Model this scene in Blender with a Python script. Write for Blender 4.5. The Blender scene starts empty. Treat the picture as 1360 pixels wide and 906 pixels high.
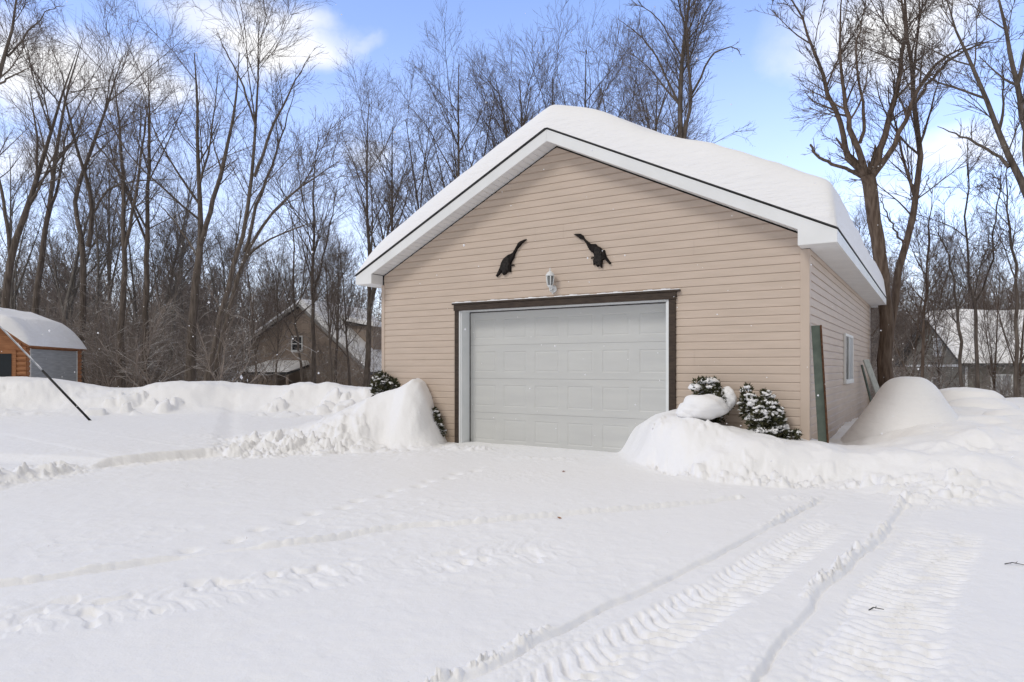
import bpy, bmesh, math, random
import numpy as np
PI = math.pi
R = math.radians
C = bpy.context.scene.collection
F, UH, HC = 896.4, 488.0, 1.368          # focal length in photo pixels, horizon row, eye height

# ------------------------------------------------------------------ basics
def at(u, v, d):
    """photo pixel + distance along the view -> point in metres"""
    return np.array([(u - 680) / F * d, d, HC + (UH - v) / F * d])

class MB:
    def __init__(s): s.v = []; s.f = []
    def add(s, vs, fs):
        n = len(s.v); s.v += [tuple(map(float, p)) for p in vs]; s.f += [tuple(i + n for i in q) for q in fs]
    def quad(s, a, b, c, d): s.add([a, b, c, d], [(0, 1, 2, 3)])
    def box(s, x0, x1, y0, y1, z0, z1):
        s.add([(x0,y0,z0),(x1,y0,z0),(x1,y1,z0),(x0,y1,z0),(x0,y0,z1),(x1,y0,z1),(x1,y1,z1),(x0,y1,z1)],
              [(0,3,2,1),(4,5,6,7),(0,1,5,4),(1,2,6,5),(2,3,7,6),(3,0,4,7)])
    def prism(s, poly, y0, y1):           # polygon in (x,z) extruded along y
        n = len(poly)
        s.add([(x, y0, z) for x, z in poly] + [(x, y1, z) for x, z in poly],
              [tuple(range(n)), tuple(range(2*n-1, n-1, -1))] + [(i, i+n, (i+1) % n + n, (i+1) % n) for i in range(n)])
    def prism_x(s, poly, x0, x1):         # polygon in (y,z) extruded along x
        n = len(poly)
        s.add([(x0, y, z) for y, z in poly] + [(x1, y, z) for y, z in poly],
              [tuple(range(n)), tuple(range(2*n-1, n-1, -1))] + [(i, i+n, (i+1) % n + n, (i+1) % n) for i in range(n)])
    def tube(s, P, Rr, n=8, cap=True):
        P = [np.array(p, float) for p in P]
        if not hasattr(Rr, '__len__'): Rr = [Rr] * len(P)
        ring = []; b0 = len(s.v); vs = []; fs = []
        for i, p in enumerate(P):
            t = P[min(i+1, len(P)-1)] - P[max(i-1, 0)]; t /= np.linalg.norm(t) + 1e-9
            ref = np.array([0, 0, 1.]) if abs(t[2]) < .9 else np.array([1., 0, 0])
            a = np.cross(t, ref); a /= np.linalg.norm(a); b = np.cross(t, a)
            for k in range(n):
                w = 2*PI*k/n; vs.append(p + Rr[i]*(math.cos(w)*a + math.sin(w)*b))
        for i in range(len(P)-1):
            for k in range(n):
                fs.append((i*n+k, i*n+(k+1) % n, (i+1)*n+(k+1) % n, (i+1)*n+k))
        if cap: fs += [tuple(range(n-1, -1, -1)), tuple((len(P)-1)*n+k for k in range(n))]
        s.add(vs, fs)
    def lathe(s, prof, c, n=20):           # profile (r,z) round vertical axis through c
        vs = []; fs = []
        for r, z in prof:
            for k in range(n):
                w = 2*PI*k/n; vs.append((c[0]+r*math.cos(w), c[1]+r*math.sin(w), c[2]+z))
        for i in range(len(prof)-1):
            for k in range(n): fs.append((i*n+k, i*n+(k+1) % n, (i+1)*n+(k+1) % n, (i+1)*n+k))
        s.add(vs, fs)
    def build(s, name, m, parent=None, smooth=False, bevel=0):
        me = bpy.data.meshes.new(name); me.from_pydata(s.v, [], s.f); me.validate()
        bm = bmesh.new(); bm.from_mesh(me); bmesh.ops.recalc_face_normals(bm, faces=bm.faces); bm.to_mesh(me); bm.free()
        return link(name, me, m, parent, smooth, bevel)

def link(name, me, m, parent=None, smooth=False, bevel=0):
    me.materials.append(m)
    if smooth: me.polygons.foreach_set('use_smooth', [True]*len(me.polygons))
    o = bpy.data.objects.new(name, me); C.objects.link(o)
    if parent: o.parent = parent
    if bevel:
        b = o.modifiers.new('bevel', 'BEVEL'); b.width = bevel; b.segments = 2; b.limit_method = 'ANGLE'
    return o

def np_mesh(name, V, Q):
    """big all-quad mesh from arrays"""
    V = np.asarray(V, np.float32); Q = np.asarray(Q, np.int32); k = Q.shape[1]
    me = bpy.data.meshes.new(name)
    me.vertices.add(len(V)); me.vertices.foreach_set('co', V.ravel())
    me.loops.add(Q.size); me.loops.foreach_set('vertex_index', Q.ravel())
    me.polygons.add(len(Q)); me.polygons.foreach_set('loop_start', np.arange(0, Q.size, k, dtype=np.int32))
    me.update(calc_edges=True)
    return me

def tag(o, label=None, cat=None, group=None, kind=None):
    if label: o['label'] = label
    if cat: o['category'] = cat
    if group: o['group'] = group
    if kind: o['kind'] = kind
    return o
def thing(name, label, cat, loc=(0, 0, 0), rz=0, group=None):
    o = bpy.data.objects.new(name, None); C.objects.link(o); o.location = [float(q) for q in loc]; o.rotation_euler = (0, 0, rz)
    o.empty_display_size = .2
    return tag(o, label, cat, group)

# ------------------------------------------------------------------ numpy noise
def hsh(i, j, s):
    n = (i.astype(np.int64)*374761393 + j.astype(np.int64)*668265263 + s*1442695041) & 0xffffffff
    n = ((n ^ (n >> 13)) * 1274126177) & 0xffffffff
    return ((n ^ (n >> 16)) & 0xffff) / 65535.0
def vn(x, y, s=0):
    i = np.floor(x); j = np.floor(y); fx = x-i; fy = y-j
    fx = fx*fx*fx*(fx*(fx*6-15)+10); fy = fy*fy*fy*(fy*(fy*6-15)+10)
    a = hsh(i, j, s); b = hsh(i+1, j, s); c = hsh(i, j+1, s); d = hsh(i+1, j+1, s)
    return (a+(b-a)*fx)*(1-fy) + (c+(d-c)*fx)*fy - .5
def fbm(x, y, s=0, o=4):
    t = 0; a = 1
    for k in range(o): t = t + a*vn(x*2**k + 17.3*k, y*2**k - 9.1*k, s+k); a *= .5
    return t
def lumps(x, y, s=0, jit=.8):
    """rounded chunks: distance to the nearest jittered cell point, 1 at the centre"""
    i = np.floor(x); j = np.floor(y); best = np.zeros_like(x)
    for di in (-1, 0, 1):
        for dj in (-1, 0, 1):
            a = i+di; b = j+dj
            px = a+.5+jit*(hsh(a, b, s)-.5); py = b+.5+jit*(hsh(a, b, s+7)-.5); rr = .35+.4*hsh(a, b, s+3)
            q = np.clip(1-((x-px)**2+(y-py)**2)/rr**2, 0, 1)
            best = np.maximum(best, np.sqrt(q)*rr*1.3)
    return best
def chunks(x, y, s=0, dens=.5, m=None):
    """broken blocks of snow: tilted, angular, only in some cells"""
    if m is not None:                                    # only where the weight m lets them show
        q = np.abs(m) > 2e-3; out = np.zeros_like(x)
        if q.any(): out[q] = chunks(x[q], y[q], s, dens)
        return out
    i = np.floor(x); j = np.floor(y); best = np.zeros_like(x)
    for di in (-1, 0, 1):
        for dj in (-1, 0, 1):
            a = i+di; b = j+dj; on = hsh(a, b, s+11) < dens
            px = a+.2+.6*hsh(a, b, s); py = b+.2+.6*hsh(a, b, s+7); r = .22+.42*hsh(a, b, s+3)**1.5; w = 6.28*hsh(a, b, s+5)
            cw, sw = np.cos(w), np.sin(w); dx = x-px; dy = y-py; u = (cw*dx+sw*dy)/r; v = (cw*dy-sw*dx)/(r*(.6+.5*hsh(a, b, s+9)))
            d = (np.abs(u)**2.6+np.abs(v)**2.6)**(1/2.6)
            h = np.clip((1-d)*3.6, 0, 1); h = h*h*(3-2*h)*r*(1+.35*u+.25*v)*(.45+.55*hsh(a, b, s+13))
            best = np.maximum(best, np.where(on, h, 0))
    return best
def sst(a, b, x):
    t = np.clip((x-a)/(b-a), 0, 1); return t*t*(3-2*t)
def seg_dist(x, y, pts):
    """distance, signed side (+ = left of travel) and arc length along a polyline"""
    D = np.full(x.shape, 1e9); S = np.zeros_like(D); T = np.zeros_like(D); acc = 0
    for (ax, ay), (bx, by) in zip(pts[:-1], pts[1:]):
        L = math.hypot(bx-ax, by-ay); tx, ty = (bx-ax)/L, (by-ay)/L
        t = np.clip((x-ax)*tx+(y-ay)*ty, 0, L)
        d = np.hypot(x-ax-t*tx, y-ay-t*ty); m = d < D
        sd = (y-ay)*tx-(x-ax)*ty
        D = np.where(m, d, D); S = np.where(m, np.sign(sd)*d, S); T = np.where(m, acc+t, T); acc += L
    return D, S, T

# ------------------------------------------------------------------ materials
def mat(name, base, rough=.7, spec=.3):
    m = bpy.data.materials.new(name); m.use_nodes = True
    b = m.node_tree.nodes['Principled BSDF']
    b.inputs['Base Color'].default_value = (*base, 1); b.inputs['Roughness'].default_value = rough
    b.inputs['Specular IOR Level'].default_value = spec
    return m
def N(m, t, **kw):
    n = m.node_tree.nodes.new(t)
    for k, v in kw.items():
        if k in n.inputs: n.inputs[k].default_value = v
        else: setattr(n, k, v)
    return n
def L(m, a, b): m.node_tree.links.new(a, b)
def noise_mat(name, c0, c1, scale=4, rough=.7, spec=.3, bump=0, bscale=None, stretch=(1, 1, 1), lo=.35, hi=.65, detail=5, bdist=.01):
    m = mat(name, c0, rough, spec); b = m.node_tree.nodes['Principled BSDF']
    tc = N(m, 'ShaderNodeTexCoord'); mp = N(m, 'ShaderNodeMapping'); mp.inputs['Scale'].default_value = stretch
    L(m, tc.outputs['Object'], mp.inputs[0])
    n = N(m, 'ShaderNodeTexNoise', Scale=scale, Detail=detail); L(m, mp.outputs[0], n.inputs['Vector'])
    r = N(m, 'ShaderNodeValToRGB'); r.color_ramp.elements[0].position = lo; r.color_ramp.elements[1].position = hi
    r.color_ramp.elements[0].color = (*c0, 1); r.color_ramp.elements[1].color = (*c1, 1)
    L(m, n.outputs['Fac'], r.inputs[0]); L(m, r.outputs[0], b.inputs['Base Color'])
    if bump:
        n2 = N(m, 'ShaderNodeTexNoise', Scale=bscale or scale*3, Detail=6); L(m, mp.outputs[0], n2.inputs['Vector'])
        bp = N(m, 'ShaderNodeBump', Strength=bump, Distance=bdist); L(m, n2.outputs['Fac'], bp.inputs['Height']); L(m, bp.outputs[0], b.inputs['Normal'])
    return m
def snow_mat(name, c=(.87, .868, .879), grain=.35):
    m = mat(name, c, .55, .25); b = m.node_tree.nodes['Principled BSDF']
    tc = N(m, 'ShaderNodeTexCoord')
    a = N(m, 'ShaderNodeTexNoise', Scale=9, Detail=8, Roughness=.62); L(m, tc.outputs['Object'], a.inputs['Vector'])
    g = N(m, 'ShaderNodeTexNoise', Scale=95, Detail=3); L(m, tc.outputs['Object'], g.inputs['Vector'])
    b1 = N(m, 'ShaderNodeBump', Strength=grain, Distance=.03); L(m, a.outputs['Fac'], b1.inputs['Height'])
    b2 = N(m, 'ShaderNodeBump', Strength=grain*.7, Distance=.006); L(m, g.outputs['Fac'], b2.inputs['Height']); L(m, b1.outputs[0], b2.inputs['Normal'])
    L(m, b2.outputs[0], b.inputs['Normal'])
    return m
def snowy(m, lo=.55, hi=.8, nscale=7, amt=.35):
    """settled snow on upward faces of a material"""
    b = m.node_tree.nodes['Principled BSDF']
    src = b.inputs['Base Color'].links[0].from_socket if b.inputs['Base Color'].links else None
    g = N(m, 'ShaderNodeNewGeometry'); s = N(m, 'ShaderNodeSeparateXYZ'); L(m, g.outputs['Normal'], s.inputs[0])
    tc = N(m, 'ShaderNodeTexCoord'); n = N(m, 'ShaderNodeTexNoise', Scale=nscale, Detail=3); L(m, tc.outputs['Object'], n.inputs['Vector'])
    ad = N(m, 'ShaderNodeMath', operation='MULTIPLY_ADD'); L(m, n.outputs['Fac'], ad.inputs[0]); ad.inputs[1].default_value = amt*2; ad.inputs[2].default_value = -amt
    su = N(m, 'ShaderNodeMath', operation='ADD'); L(m, s.outputs['Z'], su.inputs[0]); L(m, ad.outputs[0], su.inputs[1])
    mr = N(m, 'ShaderNodeMapRange'); mr.inputs[1].default_value = lo; mr.inputs[2].default_value = hi; L(m, su.outputs[0], mr.inputs[0])
    mx = N(m, 'ShaderNodeMix', data_type='RGBA'); L(m, mr.outputs[0], mx.inputs['Factor'])
    if src: L(m, src, mx.inputs[6])
    else: mx.inputs[6].default_value = b.inputs['Base Color'].default_value
    mx.inputs[7].default_value = (.84, .85, .87, 1); L(m, mx.outputs[2], b.inputs['Base Color'])
    return m

M = {}
M['snow'] = snow_mat('snow')
M['snow_cap'] = snow_mat('snow_cap', grain=.2)
def layered(m):
    b = m.node_tree.nodes['Principled BSDF']; old = b.inputs['Normal'].links[0].from_socket
    tc = N(m, 'ShaderNodeTexCoord'); mp = N(m, 'ShaderNodeMapping'); mp.inputs['Scale'].default_value = (1.6, 1.6, 9); L(m, tc.outputs['Object'], mp.inputs[0])
    n = N(m, 'ShaderNodeTexNoise', Scale=1.5, Detail=6, Roughness=.6); L(m, mp.outputs[0], n.inputs['Vector'])
    bp = N(m, 'ShaderNodeBump', Strength=.5, Distance=.05); L(m, n.outputs['Fac'], bp.inputs['Height']); L(m, old, bp.inputs['Normal']); L(m, bp.outputs[0], b.inputs['Normal'])
layered(M['snow_cap'])
M['siding'] = noise_mat('siding', (.525, .43, .352), (.575, .47, .388), 1.6, .5, .3, .08, 40, (1, 1, 8))
def splash(m):
    b = m.node_tree.nodes['Principled BSDF']; src = b.inputs['Base Color'].links[0].from_socket
    tc = N(m, 'ShaderNodeTexCoord'); sp = N(m, 'ShaderNodeSeparateXYZ'); L(m, tc.outputs['Object'], sp.inputs[0])
    n = N(m, 'ShaderNodeTexNoise', Scale=2.2, Detail=7, Roughness=.65); L(m, tc.outputs['Object'], n.inputs['Vector'])
    q = N(m, 'ShaderNodeMath', operation='MULTIPLY_ADD'); L(m, n.outputs['Fac'], q.inputs[0]); q.inputs[1].default_value = 1.5; q.inputs[2].default_value = -.05
    d = N(m, 'ShaderNodeMath', operation='SUBTRACT'); L(m, q.outputs[0], d.inputs[0]); L(m, sp.outputs['Z'], d.inputs[1])
    r = N(m, 'ShaderNodeMapRange'); r.inputs[1].default_value = 0; r.inputs[2].default_value = .8; r.inputs[4].default_value = .5; L(m, d.outputs[0], r.inputs[0])
    x = N(m, 'ShaderNodeMix', data_type='RGBA'); L(m, r.outputs[0], x.inputs['Factor']); L(m, src, x.inputs[6]); x.inputs[7].default_value = (.30, .22, .14, 1); L(m, x.outputs[2], b.inputs['Base Color'])
splash(M['siding'])
M['corner'] = noise_mat('corner', (.515, .42, .345), (.555, .453, .373), 2, .5, .3)
M['white'] = noise_mat('white_trim', (.74, .75, .75), (.80, .81, .81), 2, .4, .4)
M['soffit'] = noise_mat('soffit', (.70, .70, .70), (.76, .76, .76), 3, .5, .3)
M['jamb'] = noise_mat('jamb', (.70, .73, .74), (.76, .78, .79), 3, .45, .3)
M['door'] = noise_mat('door_paint', (.535, .54, .53), (.57, .575, .56), 1.3, .45, .35, .05, 60, (1, 1, 6))
M['brown'] = noise_mat('brown_trim', (.035, .024, .018), (.06, .042, .03), 6, .55, .3, .2, 30, (1, 6, 6))
M['black'] = noise_mat('black_edge', (.012, .012, .013), (.025, .024, .024), 8, .6, .3)
M['shingle'] = noise_mat('shingle', (.055, .055, .057), (.10, .10, .10), 12, .85, .2)
M['dark'] = noise_mat('dark_gap', (.03, .028, .03), (.12, .11, .11), 9, .8, .1)
M['bird'] = noise_mat('bird_metal', (.007, .006, .006), (.024, .019, .017), 14, .65, .1, .5, 40)
M['bird_wing'] = noise_mat('bird_wing', (.006, .006, .006), (.045, .038, .034), 26, .6, .12, .6, 50, (3, 1, 1))
M['lantern'] = noise_mat('lantern_paint', (.66, .68, .68), (.76, .77, .77), 20, .4, .4)
M['green'] = noise_mat('green_steel', (.075, .095, .078), (.11, .135, .112), 7, .6, .3, .2, 40)
M['rust'] = noise_mat('rust', (.06, .03, .018), (.12, .06, .035), 25, .85, .1, .3, 60)
M['board'] = snowy(noise_mat('grey_board', (.38, .40, .38), (.52, .54, .51), 5, .8, .2, .3, 30, (6, 6, 1)), .6, .9)
M['pane'] = mat('window_glass', (.02, .025, .03), .12, .3)
M['curtain'] = noise_mat('curtain', (.34, .36, .38), (.46, .48, .5), 9, .3, .5, 0, None, (8, 8, 1))
M['cedar'] = noise_mat('cedar_log', (.27, .115, .052), (.40, .185, .085), 3, .6, .3, .25, 20, (1, 1, 10))
M['metal'] = noise_mat('grey_metal', (.27, .28, .29), (.37, .38, .39), 2, .45, .4, .25, 12, (1, 1, 12))
M['house_brown'] = noise_mat('brown_cladding', (.30, .24, .20), (.38, .305, .25), 3, .8, .2, .1, 20, (6, 6, .4))
M['house_grey'] = noise_mat('olive_cladding', (.19, .182, .155), (.24, .232, .20), 2, .8, .2, .1, 20, (1, 1, 8))
M['bark'] = snowy(noise_mat('bark', (.075, .06, .05), (.18, .15, .128), 5, .9, .15, .8, 14, (3, 3, .5), .3, .72, 5, .02), .62, .9, 3, .3)
M['bark_red'] = snowy(noise_mat('bark_brown', (.07, .048, .036), (.19, .145, .115), 5, .9, .15, .8, 14, (3, 3, .5), .3, .72, 5, .02), .62, .9, 3, .3)
M['bark_grey'] = snowy(noise_mat('bark_grey', (.10, .09, .082), (.24, .22, .20), 6, .9, .15, .8, 14, (3, 3, .5), .3, .72, 5, .02), .62, .9, 3, .3)
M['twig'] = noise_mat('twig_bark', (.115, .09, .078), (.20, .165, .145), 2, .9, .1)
M['far_twig'] = noise_mat('far_wood_hazed_bark', (.19, .162, .147), (.28, .245, .226), .6, .9, .1)  # lightened so the colour carries the haze over the distant wood
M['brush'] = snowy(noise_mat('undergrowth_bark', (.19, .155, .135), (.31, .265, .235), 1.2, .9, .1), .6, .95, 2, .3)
M['needle'] = snowy(noise_mat('evergreen', (.028, .034, .017), (.085, .08, .042), 9, .8, .15), .62, .95, 14, .6)
M['flake'] = mat('snowflake', (.9, .9, .92), .6, .2)
M['leaf'] = noise_mat('dry_leaf', (.36, .14, .045), (.48, .22, .08), 30, .7, .2)
M['steel'] = noise_mat('weathered_steel', (.36, .38, .4), (.5, .52, .54), 8, .5, .4)

# ------------------------------------------------------------------ garage frame
YAW = -.5595; CY, SY = math.cos(YAW), math.sin(YAW); GX, GY = 1.4473, -9.8634
GLOC = (CY*(-GX) - SY*(-GY), SY*(-GX) + CY*(-GY), 0)
W, LEN, OV, OS = 7.713, 10.28, .344, .393
ZT, ZB, ZR = 3.159, 2.973, 5.235
SL = (ZR-ZT)/(W/2+OS)
def g2w(gx, gy, z=0): dx, dy = gx-GX, gy-GY; return np.array([CY*dx-SY*dy, SY*dx+CY*dy, z])
def w2g(x, y): return GX+CY*x+SY*y, GY-SY*x+CY*y
def front(u, v, gy=0.0):
    """photo pixel -> local (x,z) on the garage front plane y=gy"""
    t = (u-680)/F; k = gy-GY
    # X = CY*(gx-GX)-SY*k ; D = SY*(gx-GX)+CY*k
    a = (t*CY*k+SY*k)/(CY-t*SY); gx = a+GX; D = SY*a+CY*k
    return gx, HC+(UH-v)/F*D
def rz(x): return ZR-SL*abs(x+W/2)          # roof top surface

# ------------------------------------------------------------------ snow ground
bank_x = [-30, -17, -15.2, -13.8, -12.7, -11.8, -11, -10, -8.3, -7.1, -5.8, -5, -4.2, -3.4, -1]
bank_v = [497, 497, 500, 500, 507, 518, 516, 508, 506, 515, 508, 512, 517, 514, 514]
cr_x = [1.6, 1.8, 2.01, 2.31, 2.72, 3.06, 3.38, 3.73, 4.5, 5.0, 5.7, 6.8, 12]
cr_z = [.0, .30, .58, .76, .68, .50, .43, .40, .33, .41, .51, .57, .6]
cr_d = [9.9, 9.75, 9.6, 9.4, 9.2, 9.0, 8.9, 8.8, 8.6, 8.6, 8.8, 9.0, 9.5]
db_x = [1.75, 1.9, 2.25, 2.8, 3.2, 4, 4.4, 4.7, 5.2, 8]
db_d = [10.0, 8.9, 8.05, 7.75, 7.6, 7.5, 7.3, 6.9, 6.2, 5]
track_L = [(3.4, 7.3), (2.64, 6.35), (1.27, 4.73), (.675, 4.03), (0, 3.23), (-.6, 2.5), (-1.6, 1.2)]
track_R = [(4.4, 7.34), (2.87, 5.35), (2.1, 4.43), (1.30, 3.34), (.7, 2.45), (-.2, 1.0)]
edge_M = [(-4.5, 3.6), (-3.05, 4.27), (-2.4, 4.77), (-1.87, 5.07), (-.77, 5.78), (0, 6.0), (1.63, 6.66), (2.36, 7.05)]
band_M = [(-4.2, 3.2), (-2.6, 3.7), (-1.75, 4.13), (-1.155, 4.5), (-.43, 4.83), (.5, 5.2)]
prints = [(-2.44, 4.87), (-1.43, 7.13), (-.41, 9.3)]
shoulder = [(-6.6, 3.5), (-5.85, 7.7), (-5.72, 8.34), (-5.49, 9.29), (-4.66, 10.3), (-3.8, 10.65), (-2.25, 11.4)]

def tread(x, y, pts, off, wid, pitch, amp, t0, t1, seed, slant=.6, chopped=0):
    """lugged tyre print beside a rut"""
    d, s, t = seg_dist(x, y, pts)
    q = s-off; w = 1-sst(wid*.7, wid, np.abs(q))
    w = w*sst(t0, t0+.5, t)*(1-sst(t1-.5, t1, t))*(.45+.55*sst(-.3, .05, vn(x*1.1, y*1.1, seed+9)))
    wob = .35*vn(x*6, y*6, seed); q = q+.05*vn(x*5, y*5, seed+4)
    ph = (t + slant*np.abs(q) + .07*wob + .025*vn(x*11, y*11, seed+3))/pitch
    lug = np.sin(2*PI*(ph+.22*np.sin(q/wid*5.2+.8*vn(x*3, y*3, seed+5))+.12*vn(x*4, y*4, seed+6)))
    chop = .5+1.5*vn(x*7+3, y*7, seed+1)+.9*vn(x*15, y*15, seed+2)
    if chopped:                                           # old print, frozen and half filled: broken pits
        cell = vn(t/pitch*1.5+.6*q/wid, q/wid*2.6, seed+20)+.5*vn(x*13, y*13, seed+21)
        pits = sst(.02, .30, cell)*sst(-.35, .15, vn(x*1.3, y*1.3, seed+22))
        return -amp*w*(1.15*pits+.2*sst(-.2, .6, lug))+amp*.3*w*fbm(x*8, y*8, seed+12, 3)
    old = fbm(x*9, y*9, seed+12, 3)                      # trampled snow between the lugs
    return -amp*w*(sst(-.5, .6, lug)*np.clip(chop+.2, .1, 1.1)) - amp*.3*w + amp*.35*w*old

def rut(x, y, pts, seed, depth=.016, wid=.26, side=1):
    d, s, t = seg_dist(x, y, pts); s = s*side
    s = s + .05*vn(t*2, t*0+seed, seed) + .02*vn(x*9, y*9, seed)
    e = sst(-.35, .25, vn(t*1.3, t*0, seed+5))
    groove = -depth*(.55+.45*sst(-.2, .2, vn(t*.9, t*0, seed+2)))*sst(-wid, -wid+.2, s)*(1-sst(-.012, .010, s))
    berm = (.2+.9*e)*.014*np.exp(-((s-.04)/.035)**2)
    berm = berm*(.8+6*e*chunks(x*14, y*14, seed, .5)+4*e*chunks(x*28, y*28, seed+1, .5))
    line = -.022*np.exp(-((s+.016)/.013)**2)*(.5+.5*sst(-.2, .2, vn(t*2.1, t*0+1, seed+7)))
    # second faint line where the other tyre shoulder ran, and crumbs fallen into the groove
    line = line - .008*np.exp(-((s+wid*.62)/.018)**2)*sst(-.1, .2, vn(t*1.1, t*0+3, seed+6))
    line = line + .012*lumps(x*26, y*26, seed+4)*np.exp(-((s+.09)/.07)**2)*sst(.0, .3, vn(t*1.7, t*0+7, seed+8))
    fade = sst(0, .5, t)
    return (groove+berm+line)*fade

def sint(x, xp, fp, w):
    return sum(np.interp(x+w*k, xp, fp)*q for k, q in ((-1.5, .1), (-1, .15), (-.5, .17), (0, .16), (.5, .17), (1, .15), (1.5, .1)))
def height(x, y):
    x = np.asarray(x, float); y = np.asarray(y, float)
    gx, gy = w2g(x, y)
    near = (np.hypot(x, y) < 34)
    z = .004*fbm((x*.85-y*.5)*7, (x*.5+y*.85)*1.1, 60, 3) + .0035*fbm(x*15, y*15, 65, 2) + .035*fbm(x*.35, y*.35, 1, 3) + .012*fbm(x*1.7, y*1.7, 5, 3) + .006*fbm(x*6, y*6, 50, 2)
    # --- plowed shoulder at the left
    d, s, t = seg_dist(x, y, shoulder)
    lft = (1-sst(-2.9, -2.2, x))*sst(2, 5, y)*near
    t = t-1.5                                            # (the line starts nearer than it used to)
    clean = sst(3.9, 4.5, t)*(1-sst(5.6, 6.1, t)); loose = sst(5.5, 6.3, t); near_ = 1-sst(3.6, 4.3, t)
    s2 = s+.06*vn(x*2.2, y*2.2, 12)+.02*vn(x*7, y*7, 17)
    z = z + lft*(.13*sst(0, .07, s2)*clean + .11*sst(-.1, .5, s2)*loose + .10*sst(-.1, .22, s2+.1*vn(x*4, y*4, 10))*near_)
    foot = np.exp(-((s-.12)/.30)**2)*near_ + sst(-.7, -.1, s)*(1-sst(.5, 1.3, s))*loose + .3*np.exp(-((s+.1)/.12)**2)*clean
    z = z + lft*foot*(.22*chunks(x*3.1, y*3.1, 11, .45, lft*foot)+.16*chunks(x*5.5, y*5.5, 14, .5, lft*foot)+.11*chunks(x*10, y*10, 15, .55, lft*foot)+.05*chunks(x*20, y*20, 16, .5, lft*foot)+.025*fbm(x*6, y*6, 9, 3))
    # --- bank at the back left
    cd = np.interp(x, [-30, -17, -13, -8, -4, 0], [15.5, 18.2, 19.2, 20.3, 19.8, 19.5])
    hc = HC-(sint(x, bank_x, bank_v, .5)-UH)*cd/F
    dd = y-cd; bm0 = (1-sst(-1.0, 1.5, x))*near
    rough = .5+.9*np.clip(fbm(x*.8, y*.8, 21, 3)+.3, 0, 1)
    prof = sst(-3.0, -.1, dd+.7*vn(x*.7, y*.6, 22))
    prof = .6*prof**1.6+.4*sst(-1.6, -.1, dd+.4*vn(x*1.1, y*1.1, 23))
    back = 1-.75*sst(.3, 3.5, dd)
    bl = .62*chunks(x*.9, y*.9, 24, .45, (dd > -3.3)*(dd < .3)*bm0)*sst(-2.9, -1.6, dd)*(1-sst(-.5, .1, dd)) + .46*chunks(x*2.1, y*2.1, 25, .45, (dd > -3.3)*(dd < .3)*bm0)*sst(-3.0, -1.9, dd)*(1-sst(-.9, -.2, dd))
    bl = bl*sst(-.15, .2, vn(x*.5, y*.5, 29)) + sst(-2.8, -1.2, dd)*(1-sst(-.2, .3, dd))*(.16*fbm(x*.9, y*.9, 19, 4) + .05*lumps(x*4.5, y*4.5, 18)*sst(0, .3, vn(x*.9, y*.9, 20)))
    bm = 1-sst(-1.0, 1.5, x)
    z = z + bm*(prof*back*np.clip(hc-.12, .1, 2) + bl - .05*sst(-3, -1, dd)*np.abs(fbm(x*1.5, y*1.5, 26, 3)))
    # --- mound over the bush at the left corner of the garage
    ax, ay, bx, by = -4.3, 13.0, -1.82, 12.3
    Lm = math.hypot(bx-ax, by-ay); tx, ty = (bx-ax)/Lm, (by-ay)/Lm
    tt = (x-ax)*tx+(y-ay)*ty; ss = -(x-ax)*ty+(y-ay)*tx
    tt = tt+.12*vn(x*2, y*2, 31)
    hgt = np.interp(tt, [-1.2, -.2, .6, 1.3, 2.0, 2.35, Lm, Lm+.12, Lm+.24, Lm+.36, Lm+.62], [0, .10, .28, .57, .87, 1.0, 1.13, 1.05, .82, .42, 0])
    wf = np.interp(tt, [-1, 1, 2, Lm+.5], [1.9, 1.5, 1.2, .8])
    cross = np.where(ss < 0, 1-sst(.0, 1, np.clip(-ss/wf, 0, 2))**.9, 1-.8*sst(.25, 1.1, ss))
    mound = hgt*cross
    z = np.maximum(z, mound*(1+.05*fbm(x*2, y*2, 32, 3))+z*.6) if True else z
    z = z + sst(.05, .3, mound)*(.035*fbm(x*5, y*5, 7, 3)+.10*fbm(x*1.6, y*1.6, 30, 4)+.06*np.abs(fbm(x*2.6+5, y*2.6, 28, 2)))*(1-.35*sst(1.4, 2.2, tt))
    rubble = np.exp(-(((tt-1.15)/1.45)**2+((ss+1.15)/.55)**2))
    z = z + rubble*(.34*chunks(x*2.3, y*2.3, 33, .5, rubble)+.22*chunks(x*4.4, y*4.4, 34, .55, rubble)+.13*chunks(x*9, y*9, 25, .55, rubble)+.05*chunks(x*19, y*19, 21, .5, rubble)+.05*fbm(x*3, y*3, 26, 4))
    z = z + .15*np.exp(-(((x+1.72)/.30)**2+((y-11.75)/.25)**2)) - .13*np.exp(-(((x+2.25)/.22)**2+((y-11.72)/.35)**2))
    # --- bank at the right corner
    cz = sint(x, cr_x, cr_z, .16); cD = sint(x, cr_x, cr_d, .2); bD = sint(x, db_x, db_d, .22)
    wob = .22*vn(x*.8, y*.8, 41)+.04*vn(x*3, y*3, 42)
    k = np.clip((y+wob-bD)/np.maximum(cD-bD, .35), 0, 1)
    shape = .55*sst(0, 1, k)+.45*sst(.25, .8, k)
    left = sst(1.66, 2.0, x+.06*vn(x*3, y*3, 43))
    # snow lying against the garage side, and the plateau sinking towards the far right house
    valley = np.where(gy > .1, 1-.55*(1-sst(.3, 1.3, gx))*sst(.2, 1.2, gy), 1)
    far = 1-sst(16, 24, y)
    rb = cz*shape*left*valley*far
    rb = rb + left*far*shape*(.12*fbm(x*.8, y*.8, 44, 2)+.08*fbm(x*1.9, y*1.9, 45, 3))*sst(.1, .6, k)
    z = z + np.where(x > 1.5, rb+left*far*.035*fbm(x*4, y*4, 6, 3)*sst(.05, .4, k)*(1-sst(.85, 1, k)), 0)
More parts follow.
